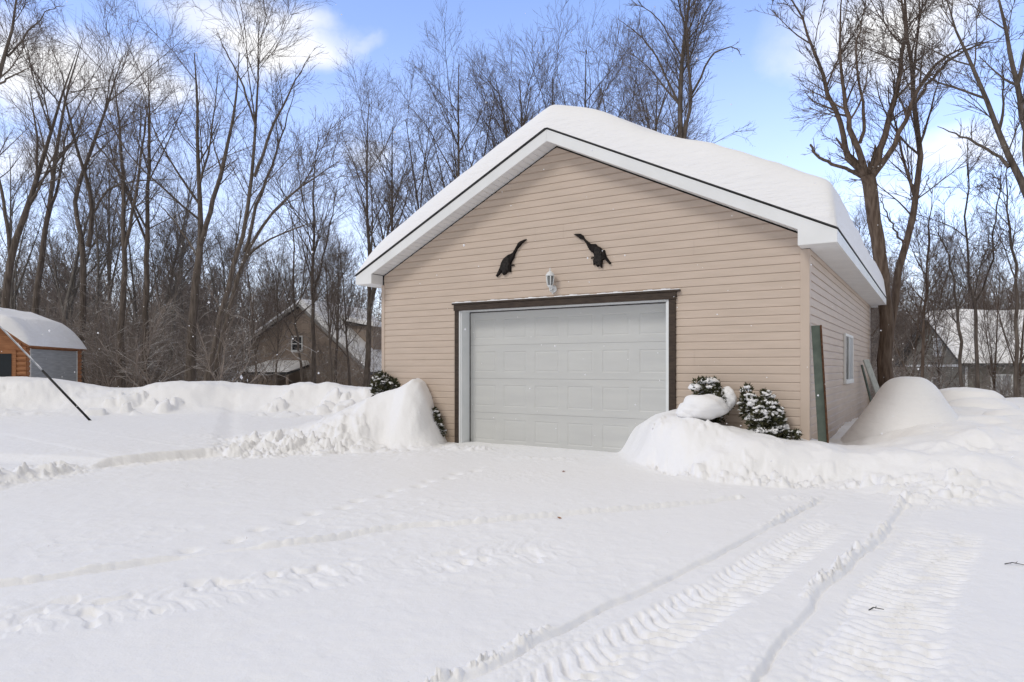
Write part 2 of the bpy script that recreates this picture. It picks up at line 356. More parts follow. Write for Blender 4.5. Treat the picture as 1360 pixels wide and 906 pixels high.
    fr = np.exp(-((k-.18+.2*vn(x*1.3, y*1.3, 40))/.26)**2)*sst(0, .05, k)*left*(1-sst(14, 16, y))*np.where(x > 1.7, 1, 0)*(1-.85*sst(4.3, 5.0, x))
    pat = sst(-.3, .2, vn(x*1.1, y*1.1, 46)+.08)
    z = z + fr*pat*(.30*chunks(x*2.4, y*2.4, 47, .4, fr*pat)+.20*chunks(x*4.6, y*4.6, 48, .5, fr*pat)+.12*chunks(x*9.5, y*9.5, 49, .55, fr*pat)+.05*chunks(x*19, y*19, 51, .5, fr*pat)+.10*fbm(x*2.6, y*2.6, 38, 4))
    # dented hollow in the right bank, two folds
    z = z - .10*np.exp(-(((x-2.55)/.42)**2+((y-8.75)/.22)**2)) - .07*np.exp(-(((x-5.6)/.5)**2+((y-8.1)/.25)**2))*(1+lumps(x*5, y*5, 52))
    z = z + .10*np.exp(-(((x-2.7)/.6)**2+((y-8.4)/.25)**2))
    # churned corner where the right rut meets the bank
    ch = np.exp(-(((x-4.55)/.5)**2+((y-7.2)/.42)**2))
    z = z + ch*(.09+.28*chunks(x*3.2, y*3.2, 53, .55, ch)+.16*chunks(x*7, y*7, 54, .5, ch)+.05*fbm(x*4, y*4, 8, 3))
    cf = np.exp(-((y-bD+.45)/.45)**2)*sst(1.9, 2.4, x)*(1-sst(4.2, 4.8, x))
    z = z + cf*(.10*chunks(x*6, y*6, 36, .3, cf)+.06*chunks(x*13, y*13, 37, .35, cf))*sst(-.2, .2, vn(x*2, y*2, 35))
    # rough strip in front of the door
    st = np.exp(-((gy+.75+.25*vn(gx*1.2, gy, 55))/.38)**2)*sst(-6.3, -5.2, gx)*(1-sst(-1.6, -.6, gx))
    z = z + st*(.03+.12*chunks(x*5, y*5, 56, .4, st)+.08*chunks(x*10, y*10, 57, .45, st))*sst(-.25, .2, vn(x*1.4, y*1.4, 58)+.05)
    # --- ruts, tread prints, tracks
    z = z + np.where(y < 8.5, rut(x, y, track_L, 61, side=-1), 0) + np.where(y < 8.5, rut(x, y, track_R, 63, .020, .3, -1), 0)
    z = z + tread(x, y, track_L, .40, .22, .10, .027, 1.2, 7.6, 71)
    z = z + tread(x, y, track_R, .42, .30, .085, .026, 1.6, 7.6, 72, .3)
    z = z + tread(x, y, band_M, 0, .34, .12, .026, .1, 5.2, 73, -.5, 1)
    d, s, t = seg_dist(x, y, edge_M)
    s = s+.07*vn(t*1.5, t*0, 81)
    z = z + np.where(d < .6, (-.042*np.exp(-(s/.02)**2)+.022*np.exp(-((s-.05)/.04)**2)*(1+lumps(x*12, y*12, 82)))*sst(-.3, .1, vn(t*1.1, t*0, 83)+.1), 0)
    d, s, t = seg_dist(x, y, prints)
    pit = np.exp(-((np.mod(t, .34)-.17)/.07)**2-((s-.05*np.sign(np.sin(t/.34*PI)))/.06)**2)
    z = z - .04*pit
    # scattered shallow scuffs
    sc = sst(.18, .35, fbm(x*.9, y*.9, 84, 2))*(y < 12)
    z = z - .008*sc*lumps(x*7, y*7, 85) + .010*sst(.15, .4, fbm(x*.7+9, y*.7, 86, 2))*np.clip(lumps(x*17, y*17, 87)-.3, 0, 1)*(y < 12)
    # --- wider land: falls away to the right house, gentle far ground
    z = z - 1.9*sst(16, 30, y)*sst(4, 14, x) - .25*sst(24, 60, y)
    z = np.where(near, z, .4*fbm(x*.03, y*.03, 90, 2) - .25*sst(24, 60, y) - 1.9*sst(16, 30, y)*sst(4, 14, x))
    return z

th = np.concatenate([np.linspace(-44, 44, 940), np.linspace(44, 316, 70)[1:-1]])*PI/180
rr = np.concatenate([np.linspace(.25, 1.9, 16)[:-1], np.geomspace(1.9, 13.6, 520)[:-1], np.geomspace(13.6, 30, 150)[:-1], np.geomspace(30, 420, 40)])
TH, RR = np.meshgrid(th, rr); X = RR*np.sin(TH); Y = RR*np.cos(TH); Z = height(X, Y)
n, mth = X.shape
V = np.stack([X.ravel(), Y.ravel(), Z.ravel()], 1)
ii, jj = np.meshgrid(np.arange(n-1), np.arange(mth), indexing='ij'); j2 = (jj+1) % mth
Q = np.stack([ii*mth+jj, (ii+1)*mth+jj, (ii+1)*mth+j2, ii*mth+j2], -1).reshape(-1, 4)[:, ::-1]
me = np_mesh('snow_ground', V, Q)
gnd = link('ground', me, M['snow'], smooth=True); gnd['kind'] = 'structure'
def H(x, y): return float(height(np.array([x], float), np.array([y], float))[0])

# ------------------------------------------------------------------ garage
def clap(mb, bands, y0=0.0, e=.1165, lip=.0135, zmax=5.2, axis='x'):
    """lapped siding: bands(za,zb) -> list of (xl_a,xr_a,xl_b,xr_b); breaks = z levels where openings change"""
    k = 0; zk = e*.80
    prof = lambda t: lip*(1-.15*t/zk) if t <= zk+1e-6 else lip*.85*(1-(t-zk)/(e-zk))
    while k*e < zmax:
        z0, z1 = k*e, (k+1)*e
        br = sorted({z0, z0+zk, z1, *[b for b in bands.breaks if z0+.002 < b < z1-.002 and abs(b-z0-zk) > .002]})
        for za, zb in zip(br[:-1], br[1:]):
            oa = prof(za-z0); ob = prof(zb-z0)
            segs = []
            jr_ = random.Random(int(k//2)*31+int(abs(y0)*7)); jx = [jr_.uniform(-W, LEN) for _ in range(3)]
            for sg_ in bands(za, zb):
                cur = sg_
                for q_ in sorted(jx):
                    if max(cur[0], cur[2])+.3 < q_ < min(cur[1], cur[3])-.3:
                        segs.append((cur[0], q_-.0011, cur[2], q_-.0011)); cur = (q_+.0011, cur[1], q_+.0011, cur[3])
                segs.append(cur)
            for xa, xb, xc, xd in segs:
                P = lambda x, o, z: (x, y0-o, z) if axis == 'x' else (y0+o, x, z) if axis == 'y' else (y0-o, x, z)
                mb.quad(P(xa, oa, za), P(xb, oa, za), P(xd, ob, zb), P(xc, ob, zb))
                if za == z0:
                    mb.quad(P(xa, -.001, za), P(xb, -.001, za), P(xb, oa, za), P(xa, oa, za))
        k += 1
gar = thing('garage', 'tan clapboard garage with a thick snow roof and a wide white door', 'garage', GLOC, YAW)
DL, DR, DT = -5.785, -1.955, 2.362            # door panel
TL, TR = -5.932, -1.830              # outside of the brown side trims
HZ0, HZ1 = 2.39, 2.527                       # brown head trim
def uz(x): return rz(x)-.225                 # underside of the roof edge
def bands(za, zb):
    def ext(z):
        if z <= ZB: return -W+.04, -.09
        h = (ZR-.225-z)/SL; return max(-W+.04, -W/2-h), min(-.09, -W/2+h)
    la, ra = ext(za); lb, rb_ = ext(zb)
    if ra <= la+.01: return []
    if zb <= HZ0+1e-6: return [(la, TL+.03, lb, TL+.03), (TR-.03, ra, TR-.03, rb_)]
    return [(la, ra, lb, max(rb_, lb))]
bands.breaks = [HZ0, ZB, ZR-.225-SL*(W/2-.04), ZR-.225-SL*(W/2-.09)]
mb = MB(); clap(mb, bands, 0, zmax=5.02); mb.build('front_wall', M['siding'], gar)
def sb(za, zb): return [(.09, LEN-.02, .09, LEN-.02)]
sb.breaks = [ZB]
mb = MB(); clap(mb, sb, 0, zmax=ZB-.01, axis='y'); mb.build('side_wall', M['siding'], gar)
mb = MB(); clap(mb, sb, -W, zmax=ZB-.01, axis='-y'); mb.build('side_wall', M['siding'], gar)
# solid core behind the siding, open at the door
mb = MB()
zt = 3.0
core = [(-W+.02, -.6), (TL+.06, -.6), (TL+.06, HZ0+.02), (TR-.06, HZ0+.02), (TR-.06, -.6), (-.02, -.6), (-.02, ZB), (-W/2, uz(-W/2)-.02), (-W+.02, ZB)]
mb.prism(core, .004, .16)
mb.box(-.12, -.02, .17, LEN-.02, -.6, ZB); mb.box(-W+.02, -W+.12, .17, LEN-.02, -.6, ZB)
mb.prism([(-W+.02, -.6), (-.02, -.6), (-.02, ZB), (-W/2, uz(-W/2)-.02), (-W+.02, ZB)], LEN-.12, LEN-.021)
mb.build('wall_core', M['corner'], gar)
# corner boards
for xa, xb in ((-.1, .018), (-W-.018, -W+.06)):
    mb = MB(); mb.box(xa, xb, -.022, .0, -.5, ZB-.003)
    if xa > -1: mb.box(.0, .018, .0, .1, -.5, ZB-.003)
    else: mb.box(-W-.018, -W, .0, .1, -.5, ZB-.003)
    mb.build('corner_post', M['corner'], gar, bevel=.004)
# roof deck with black shingle edge
mb = MB()
for sgn in (1, -1):
    xe = -W/2+sgn*(W/2+OS+.012)
    mb.prism([(-W/2, ZR+.002), (xe, rz(xe)+.002), (xe, rz(xe)-.011), (-W/2, ZR-.013)], -OV-.012, LEN+OV+.012)
mb.build('roof', M['shingle'], gar)
# fascia along the rakes and eaves, front and back
for y0, y1 in ((-OV, -OV+.03), (LEN+OV-.03, LEN+OV)):
    for sgn in (1, -1):
        xe = -W/2+sgn*(W/2+OS); xi = -W/2+sgn*(W/2-.08 if sgn > 0 else W/2-.02)
        mb = MB(); ze = rz(xe)-.026
        mb.prism([(-W/2, ZR-.026), (xe, ze), (xe, ZB), (xi, ZB), (xi, rz(xi)-.205), (-W/2, ZR-.216)], y0, y1)
        mb.build('fascia', M['white'], gar, bevel=.004)
for sgn in (1, -1):
    x0 = OS if sgn > 0 else -W-OS
    mb = MB(); mb.box(min(x0, x0-sgn*.025), max(x0, x0-sgn*.025), -OV+.031, LEN+OV-.031, ZB, ZT-.026)
    mb.build('fascia', M['white'], gar)
    # flat eave soffit with fine grooves
    mb = MB(); a, b = (0.019, OS-.026) if sgn > 0 else (-W-OS+.026, -W-.019)
    y = -OV+.032
    while y < LEN+OV-.05:
        y2 = min(y+.1, LEN+OV-.033); mb.box(a, b, y, y2-.008, ZB+.004, ZB+.012); mb.box(a, b, y2-.008, y2, ZB+.010, ZB+.016); y = y2
    mb.build('eave_soffit', M['soffit'], gar)
# ribbed sloping soffit under the front rake
for sgn in (1, -1):
    mb = MB(); x = 0.0
    while x < W/2-.02:
        x2 = min(x+.10, W/2-.02)
        for (p, q, dz) in ((x, x2-.012, 0), (x2-.012, x2, .008)):
            X0, X1 = -W/2+sgn*p, -W/2+sgn*q
            mb.prism([(X0, rz(X0)-.200+dz), (X1, rz(X1)-.200+dz), (X1, rz(X1)-.190+dz), (X0, rz(X0)-.190+dz)], -OV+.031, .0)
        x = x2
    mb.build('rake_soffit', M['soffit'], gar)
    # boxed end behind the eave return
    xa = 0 if sgn > 0 else -W
    mb = MB(); x0, x1 = (-.08, -.05) if sgn > 0 else (-W-.0, -W+.02)
    mb.box(x0, x1, -OV+.031, -.024, ZB+.003, rz(x0 if sgn > 0 else x1)-.205 if sgn > 0 else rz(x1)-.205)
    mb.build('eave_box', M['soffit'], gar)
    mb = MB()
    if sgn > 0: mb.box(-.05, .018, -OV+.031, -.024, ZB+.003, ZB+.012)
    else: mb.box(-W-.018, -W, -OV+.031, -.024, ZB+.003, ZB+.012)
    mb.build('eave_soffit', M['soffit'], gar)
# snow on the roof
def tsn(x):
    return np.interp(x, [-W-OS, -W-OS+.25, -W-OS+.7, -W+1.4, -W/2-1.2, -W/2-.5, -W/2, -W/2+.5, -W/2+1.1, -1.6, -.4, OS-.25, OS],
                        [.18, .34, .45, .50, .49, .43, .40, .52, .62, .65, .63, .60, .57])
xs = np.linspace(-W-OS, OS, 150); ys = np.concatenate([np.linspace(-.022, .6, 28), np.linspace(.6, LEN+2*OV-.6, 90)[1:-1], LEN+2*OV-np.linspace(.6, 0, 26)])
XS, YS = np.meshgrid(xs, ys)
d0 = np.clip(np.minimum(YS+.022, LEN+2*OV-YS)/(.34+.10*vn(XS*1.1, YS*.3, 101)), 0, 1)
E1 = np.sqrt(np.clip(1-(1-d0)**2.2, 0, 1))
dl = np.clip((XS+W+OS)/.55, 0, 1); El = np.sqrt(1-(1-dl)**2)
dr_ = np.clip((OS-XS)/.17, 0, 1); Er = np.sqrt(1-(1-dr_)**2.4)
T = tsn(XS)*E1*El*Er*(1+.13*fbm(XS*.5, YS*.5, 102, 3)*2+.05*fbm(XS*1.9, YS*1.9, 104, 2)) + .018*fbm(XS*3, YS*5, 103, 3)*E1
# front face pushed back a little and wind-layered
RIDGE = np.abs(XS+W/2); RZ = ZR-SL*np.sqrt(RIDGE**2+.12)
RZ = np.maximum(np.minimum(RZ+.02, ZR-SL*RIDGE), ZR-SL*RIDGE-.0)
ZS = RZ+.004+np.clip(T, 0, 2)
# round over the ridge line
rid = np.exp(-(RIDGE/.55)**2); ZS = ZS + E1*rid*.02
YY = YS-OV-.005 + .05*d0*0
V = np.stack([XS.ravel(), YY.ravel(), ZS.ravel()], 1)
# drop the outline to the shingles
n, m_ = XS.shape
ii, jj = np.meshgrid(np.arange(n-1), np.arange(m_-1), indexing='ij')
Q = np.stack([ii*m_+jj, ii*m_+jj+1, (ii+1)*m_+jj+1, (ii+1)*m_+jj], -1).reshape(-1, 4)
link('roof_snow', np_mesh('roof_snow', V, Q), M['snow_cap'], gar, smooth=True)

# overhead door
mb = MB(); YD = .25
door = MB(); door.box(DL-.06, DR+.06, YD+.05, YD+.07, -.4, DT+.03); door = door.build('overhead_door', M['door'], gar)
hts = [DT, 1.77, 1.168, .552, -.06]
cw = (DR-DL)/6
for i in range(4):
    z1, z0 = hts[i]-.0012, hts[i+1]+.0015
    bm = bmesh.new()
    # front face cut in a 6-column grid: margins stay flush, panels get a stamped moulding
    xsn = [DL]; 
    for c in range(6): xsn += [DL+c*cw+.085, DL+(c+1)*cw-.085]
    xsn += [DR]; zsn = [z0, z0+.115, z1-.115, z1]
    vv = [[bm.verts.new((x, YD, z)) for x in xsn] for z in zsn]
    pan = []
    for r_ in range(3):
        for c in range(len(xsn)-1):
            f = bm.faces.new((vv[r_][c], vv[r_][c+1], vv[r_+1][c+1], vv[r_+1][c]))
            if r_ == 1 and c % 2 == 1: pan.append(f)
    bmesh.ops.recalc_face_normals(bm, faces=bm.faces)
    if bm.faces[0].normal.y > 0: bmesh.ops.reverse_faces(bm, faces=bm.faces[:])
    bmesh.ops.inset_individual(bm, faces=pan, thickness=.016, depth=-.006)
    bmesh.ops.inset_individual(bm, faces=pan, thickness=.012, depth=0)
    bmesh.ops.inset_individual(bm, faces=pan, thickness=.022, depth=.004)
    # slab edges
    e = [ed for ed in bm.edges if ed.is_boundary]
    ret = bmesh.ops.extrude_edge_only(bm, edges=e)
    for g in ret['geom']:
        if isinstance(g, bmesh.types.BMVert): g.co.y += .045
    me = bpy.data.meshes.new('door_section'); bm.to_mesh(me); bm.free()
    link('door_section', me, M['door'], door)
mb = MB(); mb.box(DL-.012, DL-.002, YD-.012, YD+.04, -.3, DT+.0); mb.box(DL-.012, DR+.004, YD-.008, YD+.04, DT+.001, DT+.016)
mb.build('weather_seal', M['dark'], door)
# white jamb
mb = MB()
jl, jr = TL+.088, TR-.105
mb.box(jl, DL-.013, -.012, YD+.09, -.4, HZ0); mb.build('door_jamb', M['jamb'], gar, bevel=.004)
mb = MB(); mb.box(jr-.052, jr, -.012, YD-.01, -.4, HZ0); mb.build('door_jamb', M['jamb'], gar, bevel=.004)
mb = MB(); mb.box(DL-.012, jr-.053, -.012, YD+.09, DT+.018, HZ0); mb.build('door_header', M['jamb'], gar)
mb = MB()
mb.box(jl-.002, jl+.022, -.03, -.0125, -.4, HZ0-.004); mb.build('jamb_stop', M['white'], gar)
mb = MB(); mb.box(jr-.022, jr+.002, -.03, -.0125, -.4, HZ0-.004); mb.build('jamb_stop', M['white'], gar)
mb = MB()
mb.box(TL, jl-.003, -.045, .0, -.4, HZ0); mb.build('door_trim', M['brown'], gar, bevel=.003)
mb = MB(); mb.box(jr+.003, TR, -.045, .0, -.4, HZ0); mb.build('door_trim', M['brown'], gar, bevel=.003)
mb = MB()
mb.box(TL-.012, TR+.012, -.06, .0, HZ0+.001, HZ1-.03); mb.box(TL-.045, TR+.072, -.075, .0, HZ1-.03, HZ1)
hd = mb.build('head_trim', M['brown'], gar, bevel=.004)
mb = MB(); k = 60
for i in range(k):
    a = TL-.042+(TR-TL+.11)*i/k; b = TL-.042+(TR-TL+.11)*(i+1)/k; h = .012+.006*math.sin(i*1.7)+.005*math.sin(i*.6)
    mb.box(a, b, -.07, -.014, HZ1+.001, HZ1+.003+h)
mb.build('snow_ledge', M['snow_cap'], hd)
# side window
def slider(parent, x0, y0, y1, z0, z1):
    wf = MB(); t = .05
    wf.box(x0, x0+.045, y0, y0+t, z0, z1); wf.box(x0, x0+.045, y1-t, y1, z0, z1)
    wf.box(x0, x0+.045, y0+t, y1-t, z1-t, z1); wf.box(x0, x0+.06, y0+t, y1-t, z0, z0+t*1.6)
    w = wf.build('side_window', M['white'], parent, bevel=.004)
    ym = (y0+y1)/2
    mb = MB(); mb.box(x0+.008, x0+.016, y0+t, ym, z0+t, z1-t); mb.build('pane', M['pane'], w)
    mb = MB(); mb.box(x0+.014, x0+.022, ym, y1-t, z0+t, z1-t); mb.build('pane', M['curtain'], w)
    mb = MB(); mb.box(x0+.006, x0+.034, ym-.025, ym+.025, z0+t*1.6, z1-t); mb.build('mullion', M['white'], w)
slider(gar, .012, 4.0, 5.35, 1.06, 2.0)

# ------------------------------------------------------------------ wall ornaments
def px_poly(P): return [front(640+x/6.8, 290+y/6.8, -.03) for x, y in P]
def relief(poly, y0, y1, dome):
    from mathutils import Vector
    bm = bmesh.new(); vs = [bm.verts.new((x, y0, z)) for x, z in poly]; f = bm.faces.new(vs)
    if f.normal.y > 0 or (f.normal_update() or f.normal.y > 0): f.normal_flip()
    r = bmesh.ops.extrude_face_region(bm, geom=[f]); top = [g for g in r['geom'] if isinstance(g, bmesh.types.BMFace)]
    for g in r['geom']:
        if isinstance(g, bmesh.types.BMVert): g.co.y = y1
    bm.normal_update()
    t = bmesh.ops.inset_region(bm, faces=top, thickness=.010, depth=0, use_even_offset=True)
    for v in top[0].verts: v.co.y -= dome
    bmesh.ops.triangulate(bm, faces=[q for q in bm.faces if len(q.verts) > 4])
    bmesh.ops.recalc_face_normals(bm, faces=bm.faces)
    return bm
def bird(name, label, outline, wing, legs):
    pol = px_poly(outline); cx = sum(p[0] for p in pol)/len(pol); cz = sum(p[1] for p in pol)/len(pol)
    b = g2w(cx, 0, cz); t = thing(name, label, 'wall ornament', b, YAW)
    for nm, P, y0, y1, dm, mm in (('body', outline, -.016, -.04, .022, 'bird'), ('wing', wing, -.05, -.066, .010, 'bird_wing')):
        bm = relief([(x-cx, z-cz) for x, z in px_poly(P)], y0, y1, dm)
        me = bpy.data.meshes.new(nm); bm.to_mesh(me); bm.free(); link(nm, me, M[mm], t)
    mb = MB()
    for (a, b_) in legs:
        p = px_poly([a, b_]); mb.tube([(p[0][0]-cx, -.03, p[0][1]-cz), (p[1][0]-cx, -.03, p[1][1]-cz)], [.012, .008], 6)
    mb.build('foot', M['bird'], t)
bird('bird_ornament', 'dark long-necked bird ornament with its neck stretched up to the right, left of the lantern',
     [(402,188),(385,192),(350,207),(330,222),(318,247),(300,280),(283,308),(262,322),(238,330),(230,347),(200,360),(178,400),(165,445),(150,480),(128,522),(140,530),(162,505),(186,478),(195,515),(215,508),(238,482),(262,488),(264,450),(262,420),(268,398),(290,360),(302,320),(322,275),(347,250),(364,226),(396,201)],
     [(238,337),(204,366),(182,410),(172,458),(188,472),(196,508),(212,500),(232,470),(246,478),(252,430),(256,380),(250,345)], [((262,430),(292,420)), ((286,421),(294,428))])
bird('bird_ornament', 'dark bird ornament with head reaching left and a grey-streaked wing, right of the lantern',
     [(830,145),(850,141),(890,140),(915,155),(930,185),(960,210),(985,232),(1030,232),(1045,250),(1075,265),(1092,290),(1108,285),(1125,345),(1167,405),(1155,416),(1110,370),(1090,380),(1085,450),(1062,430),(1045,440),(1022,412),(1010,425),(1005,385),(1018,350),(1008,315),(980,295),(960,265),(943,228),(918,195),(890,188),(868,170),(848,155)],
     [(1035,258),(1072,278),(1092,335),(1084,440),(1062,422),(1045,430),(1024,402),(1016,400),(1022,330),(1022,280)], [((1015,355),(988,358)), ((996,356),(988,366))])
# lantern
lx, lz = front(731, 372, -.12); lt = thing('wall_lantern', 'small white coach lantern fixed to the siding above the white garage door', 'wall lamp', g2w(lx, 0, lz), YAW)
mb = MB(); mb.lathe([(0, .035), (.02, .035), (.055, .02), (.062, 0)], (0, 0, 0), 16)
pl = MB(); pl.lathe([(.0, .0), (.065, .0), (.062, .012), (.04, .022), (0, .024)], (0, 0, 0), 18)
pl.v = [(x, -.014-z, y-.14) for x, y, z in pl.v]; pl.build('wall_plate', M['lantern'], lt, True)
cy = -.13
mb = MB(); arc = [(0, -.03, -.14), (0, -.07, -.17), (0, -.11, -.185), (0, cy, -.17), (0, cy, -.13)]
mb.tube(arc, [.013, .014, .014, .014, .012], 8)
mb.tube([(.0, -.04+.03*math.cos(a), -.185+.03*math.sin(a)) for a in np.linspace(PI/2, -PI*1.2, 14)], .008, 6)
mb.build('arm', M['lantern'], lt, True)
mb = MB(); mb.lathe([(0, .20), (.010, .19), (.006, .175), (.014, .165), (.008, .15), (.025, .138), (.055, .112), (.074, .080), (.076, .066), (.066, .062), (0, .062)], (0, cy, 0), 18)
mb.build('cap', M['lantern'], lt, True)
mb = MB(); mb.lathe([(0, -.135), (.02, -.13), (.028, -.115), (.044, -.10), (.046, -.09), (0, -.088)], (0, cy, 0), 18); mb.build('base', M['lantern'], lt, True)
gm = mat('lantern_glass', (.16, .17, .17), .12, .5)
mb = MB(); mb.lathe([(.040, -.088), (.052, -.02), (.058, .03), (.056, .061)], (0, cy, 0), 18); mb.build('glass', gm, lt, True)
mb = MB()
for k in range(6):
    a = k*PI/3+.1; mb.tube([(r*math.cos(a), cy+r*math.sin(a), z) for r, z in ((.044, -.09), (.058, -.02), (.064, .03), (.062, .064))], .0085, 6)
mb.build('cage', M['lantern'], lt, True)

# ------------------------------------------------------------------ boards leaning on the garage side
def plank(name, label, cat, p0, p1, wid, thk, face, mname, edge=None, grp=None):
    p0 = g2w(*p0); p1 = g2w(*p1); ax = p1-p0; Ln = np.linalg.norm(ax); ax /= Ln
    wv = np.array([*g2w(face[0], face[1])[:2], 0])-np.array([*g2w(0, 0)[:2], 0]); wv -= ax*np.dot(wv, ax); wv /= np.linalg.norm(wv); nv = np.cross(wv, ax)
    t = thing(name, label, cat, p0, 0, grp)
    def bx(nm, a0, a1, b0, b1, c0, c1, m):
        mb = MB(); mb.box(a0, a1, b0, b1, c0, c1); mb.v = [tuple(wv*x+nv*y+ax*z) for x, y, z in mb.v]; return mb.build(nm, m, t, bevel=.003)
    bx('web' if edge else 'plank', 0, wid, 0, thk, 0, Ln, M[mname])
    return t, bx, Ln
t, bx, Ln = plank('steel_beam', 'green steel beam with rusty edge leaning at the right garage corner', 'beam', (.15, -.03, -.1), (.028, .04, 1.93), .105, .02, (1, .25), 'green', True)
bx('flange', .105, .127, -.012, .05, 0, Ln, M['rust']); bx('rivet', .06, .085, -.012, -.001, Ln-.20, Ln-.175, M['steel'])
plank('grey_plank', 'weathered pale grey board leaning behind the side window, wider of two', 'board', (.55, 7.1, .1), (.07, 7.2, 1.53), .20, .03, (.55, 1), 'board')
plank('dark_plank', 'thin dark green strip leaning on the garage side beside the pale board', 'board', (.36, 6.8, .1), (.05, 6.95, 1.42), .05, .03, (.5, 1), 'green')

# ------------------------------------------------------------------ snow heaps at the right
def heap(name, label, u, vtop, d, prof, base=-.2, sx=1, sy=1, seed=0, wob=.05, n=56):
    """solid of revolution with wind-blown irregularities; prof = (radius, drop below the top)"""
    c = at(u, vtop, d); pr = np.array(prof); s = np.linspace(0, 1, 40); r = np.interp(s, np.linspace(0, 1, len(pr)), pr[:, 0]); z = -np.interp(s, np.linspace(0, 1, len(pr)), pr[:, 1])
    for _ in range(3):
        r[1:-1] = (r[:-2]+r[1:-1]*2+r[2:])/4; z[1:-1] = (z[:-2]+z[1:-1]*2+z[2:])/4
    a = np.linspace(0, 2*PI, n, endpoint=False); A, Rg = np.meshgrid(a, r); Zg = np.repeat(z[:, None], n, 1)
    q = 1+wob*2*fbm(np.cos(A)*1.3+seed, np.sin(A)*1.3+Zg*1.5, seed, 3)
    Xg = Rg*np.cos(A)*q*sx; Yg = Rg*np.sin(A)*q*sy; Zg = Zg+.03*fbm(Xg*3, Yg*3, seed+4, 2)
    V = np.stack([Xg.ravel(), Yg.ravel(), Zg.ravel()], 1); ii, jj = np.meshgrid(np.arange(len(r)-1), np.arange(n), indexing='ij'); j2 = (jj+1) % n
    Q = np.stack([ii*n+jj, (ii+1)*n+jj, (ii+1)*n+j2, ii*n+j2], -1).reshape(-1, 4)
    o = link(name, np_mesh(name, V, Q), M['snow_cap'], None, True); o.location = [float(k) for k in c]
    return tag(o, label, 'snow heap')
k = .0117
heap('snow_mound', 'tall bell-shaped snow mound beside the garage side wall', 1207, 499.5, 10.5,
     [(0, 0), (12*k, .5*k), (22*k, 4*k), (30*k, 11*k), (36*k, 20*k), (43*k, 33*k), (54*k, 50*k), (70*k, 72*k), (88*k, 96*k), (115*k, 120*k)], seed=3, wob=.02)
heap('snow_mound', 'long flat-topped snow heap just right of the bell-shaped mound, under the grey house', 1283, 515, 14.5,
     [(0, 0), (.25, .01), (.45, .05), (.58, .16), (.64, .3), (.70, .5), (.8, .8)], sx=1.05, sy=1.2, seed=5, wob=.05)
heap('snow_mound', 'low snow heap bulging in front of the long flat-topped heap', 1303, 528, 12.6,
     [(0, 0), (.25, .02), (.45, .08), (.58, .18), (.62, .26), (.64, .5)], sx=1.1, sy=.9, seed=7, wob=.06)
heap('snow_mound', 'small rounded snow heap at the right picture edge before the other heaps', 1344, 543, 11.2,
     [(0, 0), (.2, .015), (.36, .07), (.45, .18), (.48, .3), (.5, .5)], sx=1.05, sy=1, seed=9, wob=.06)

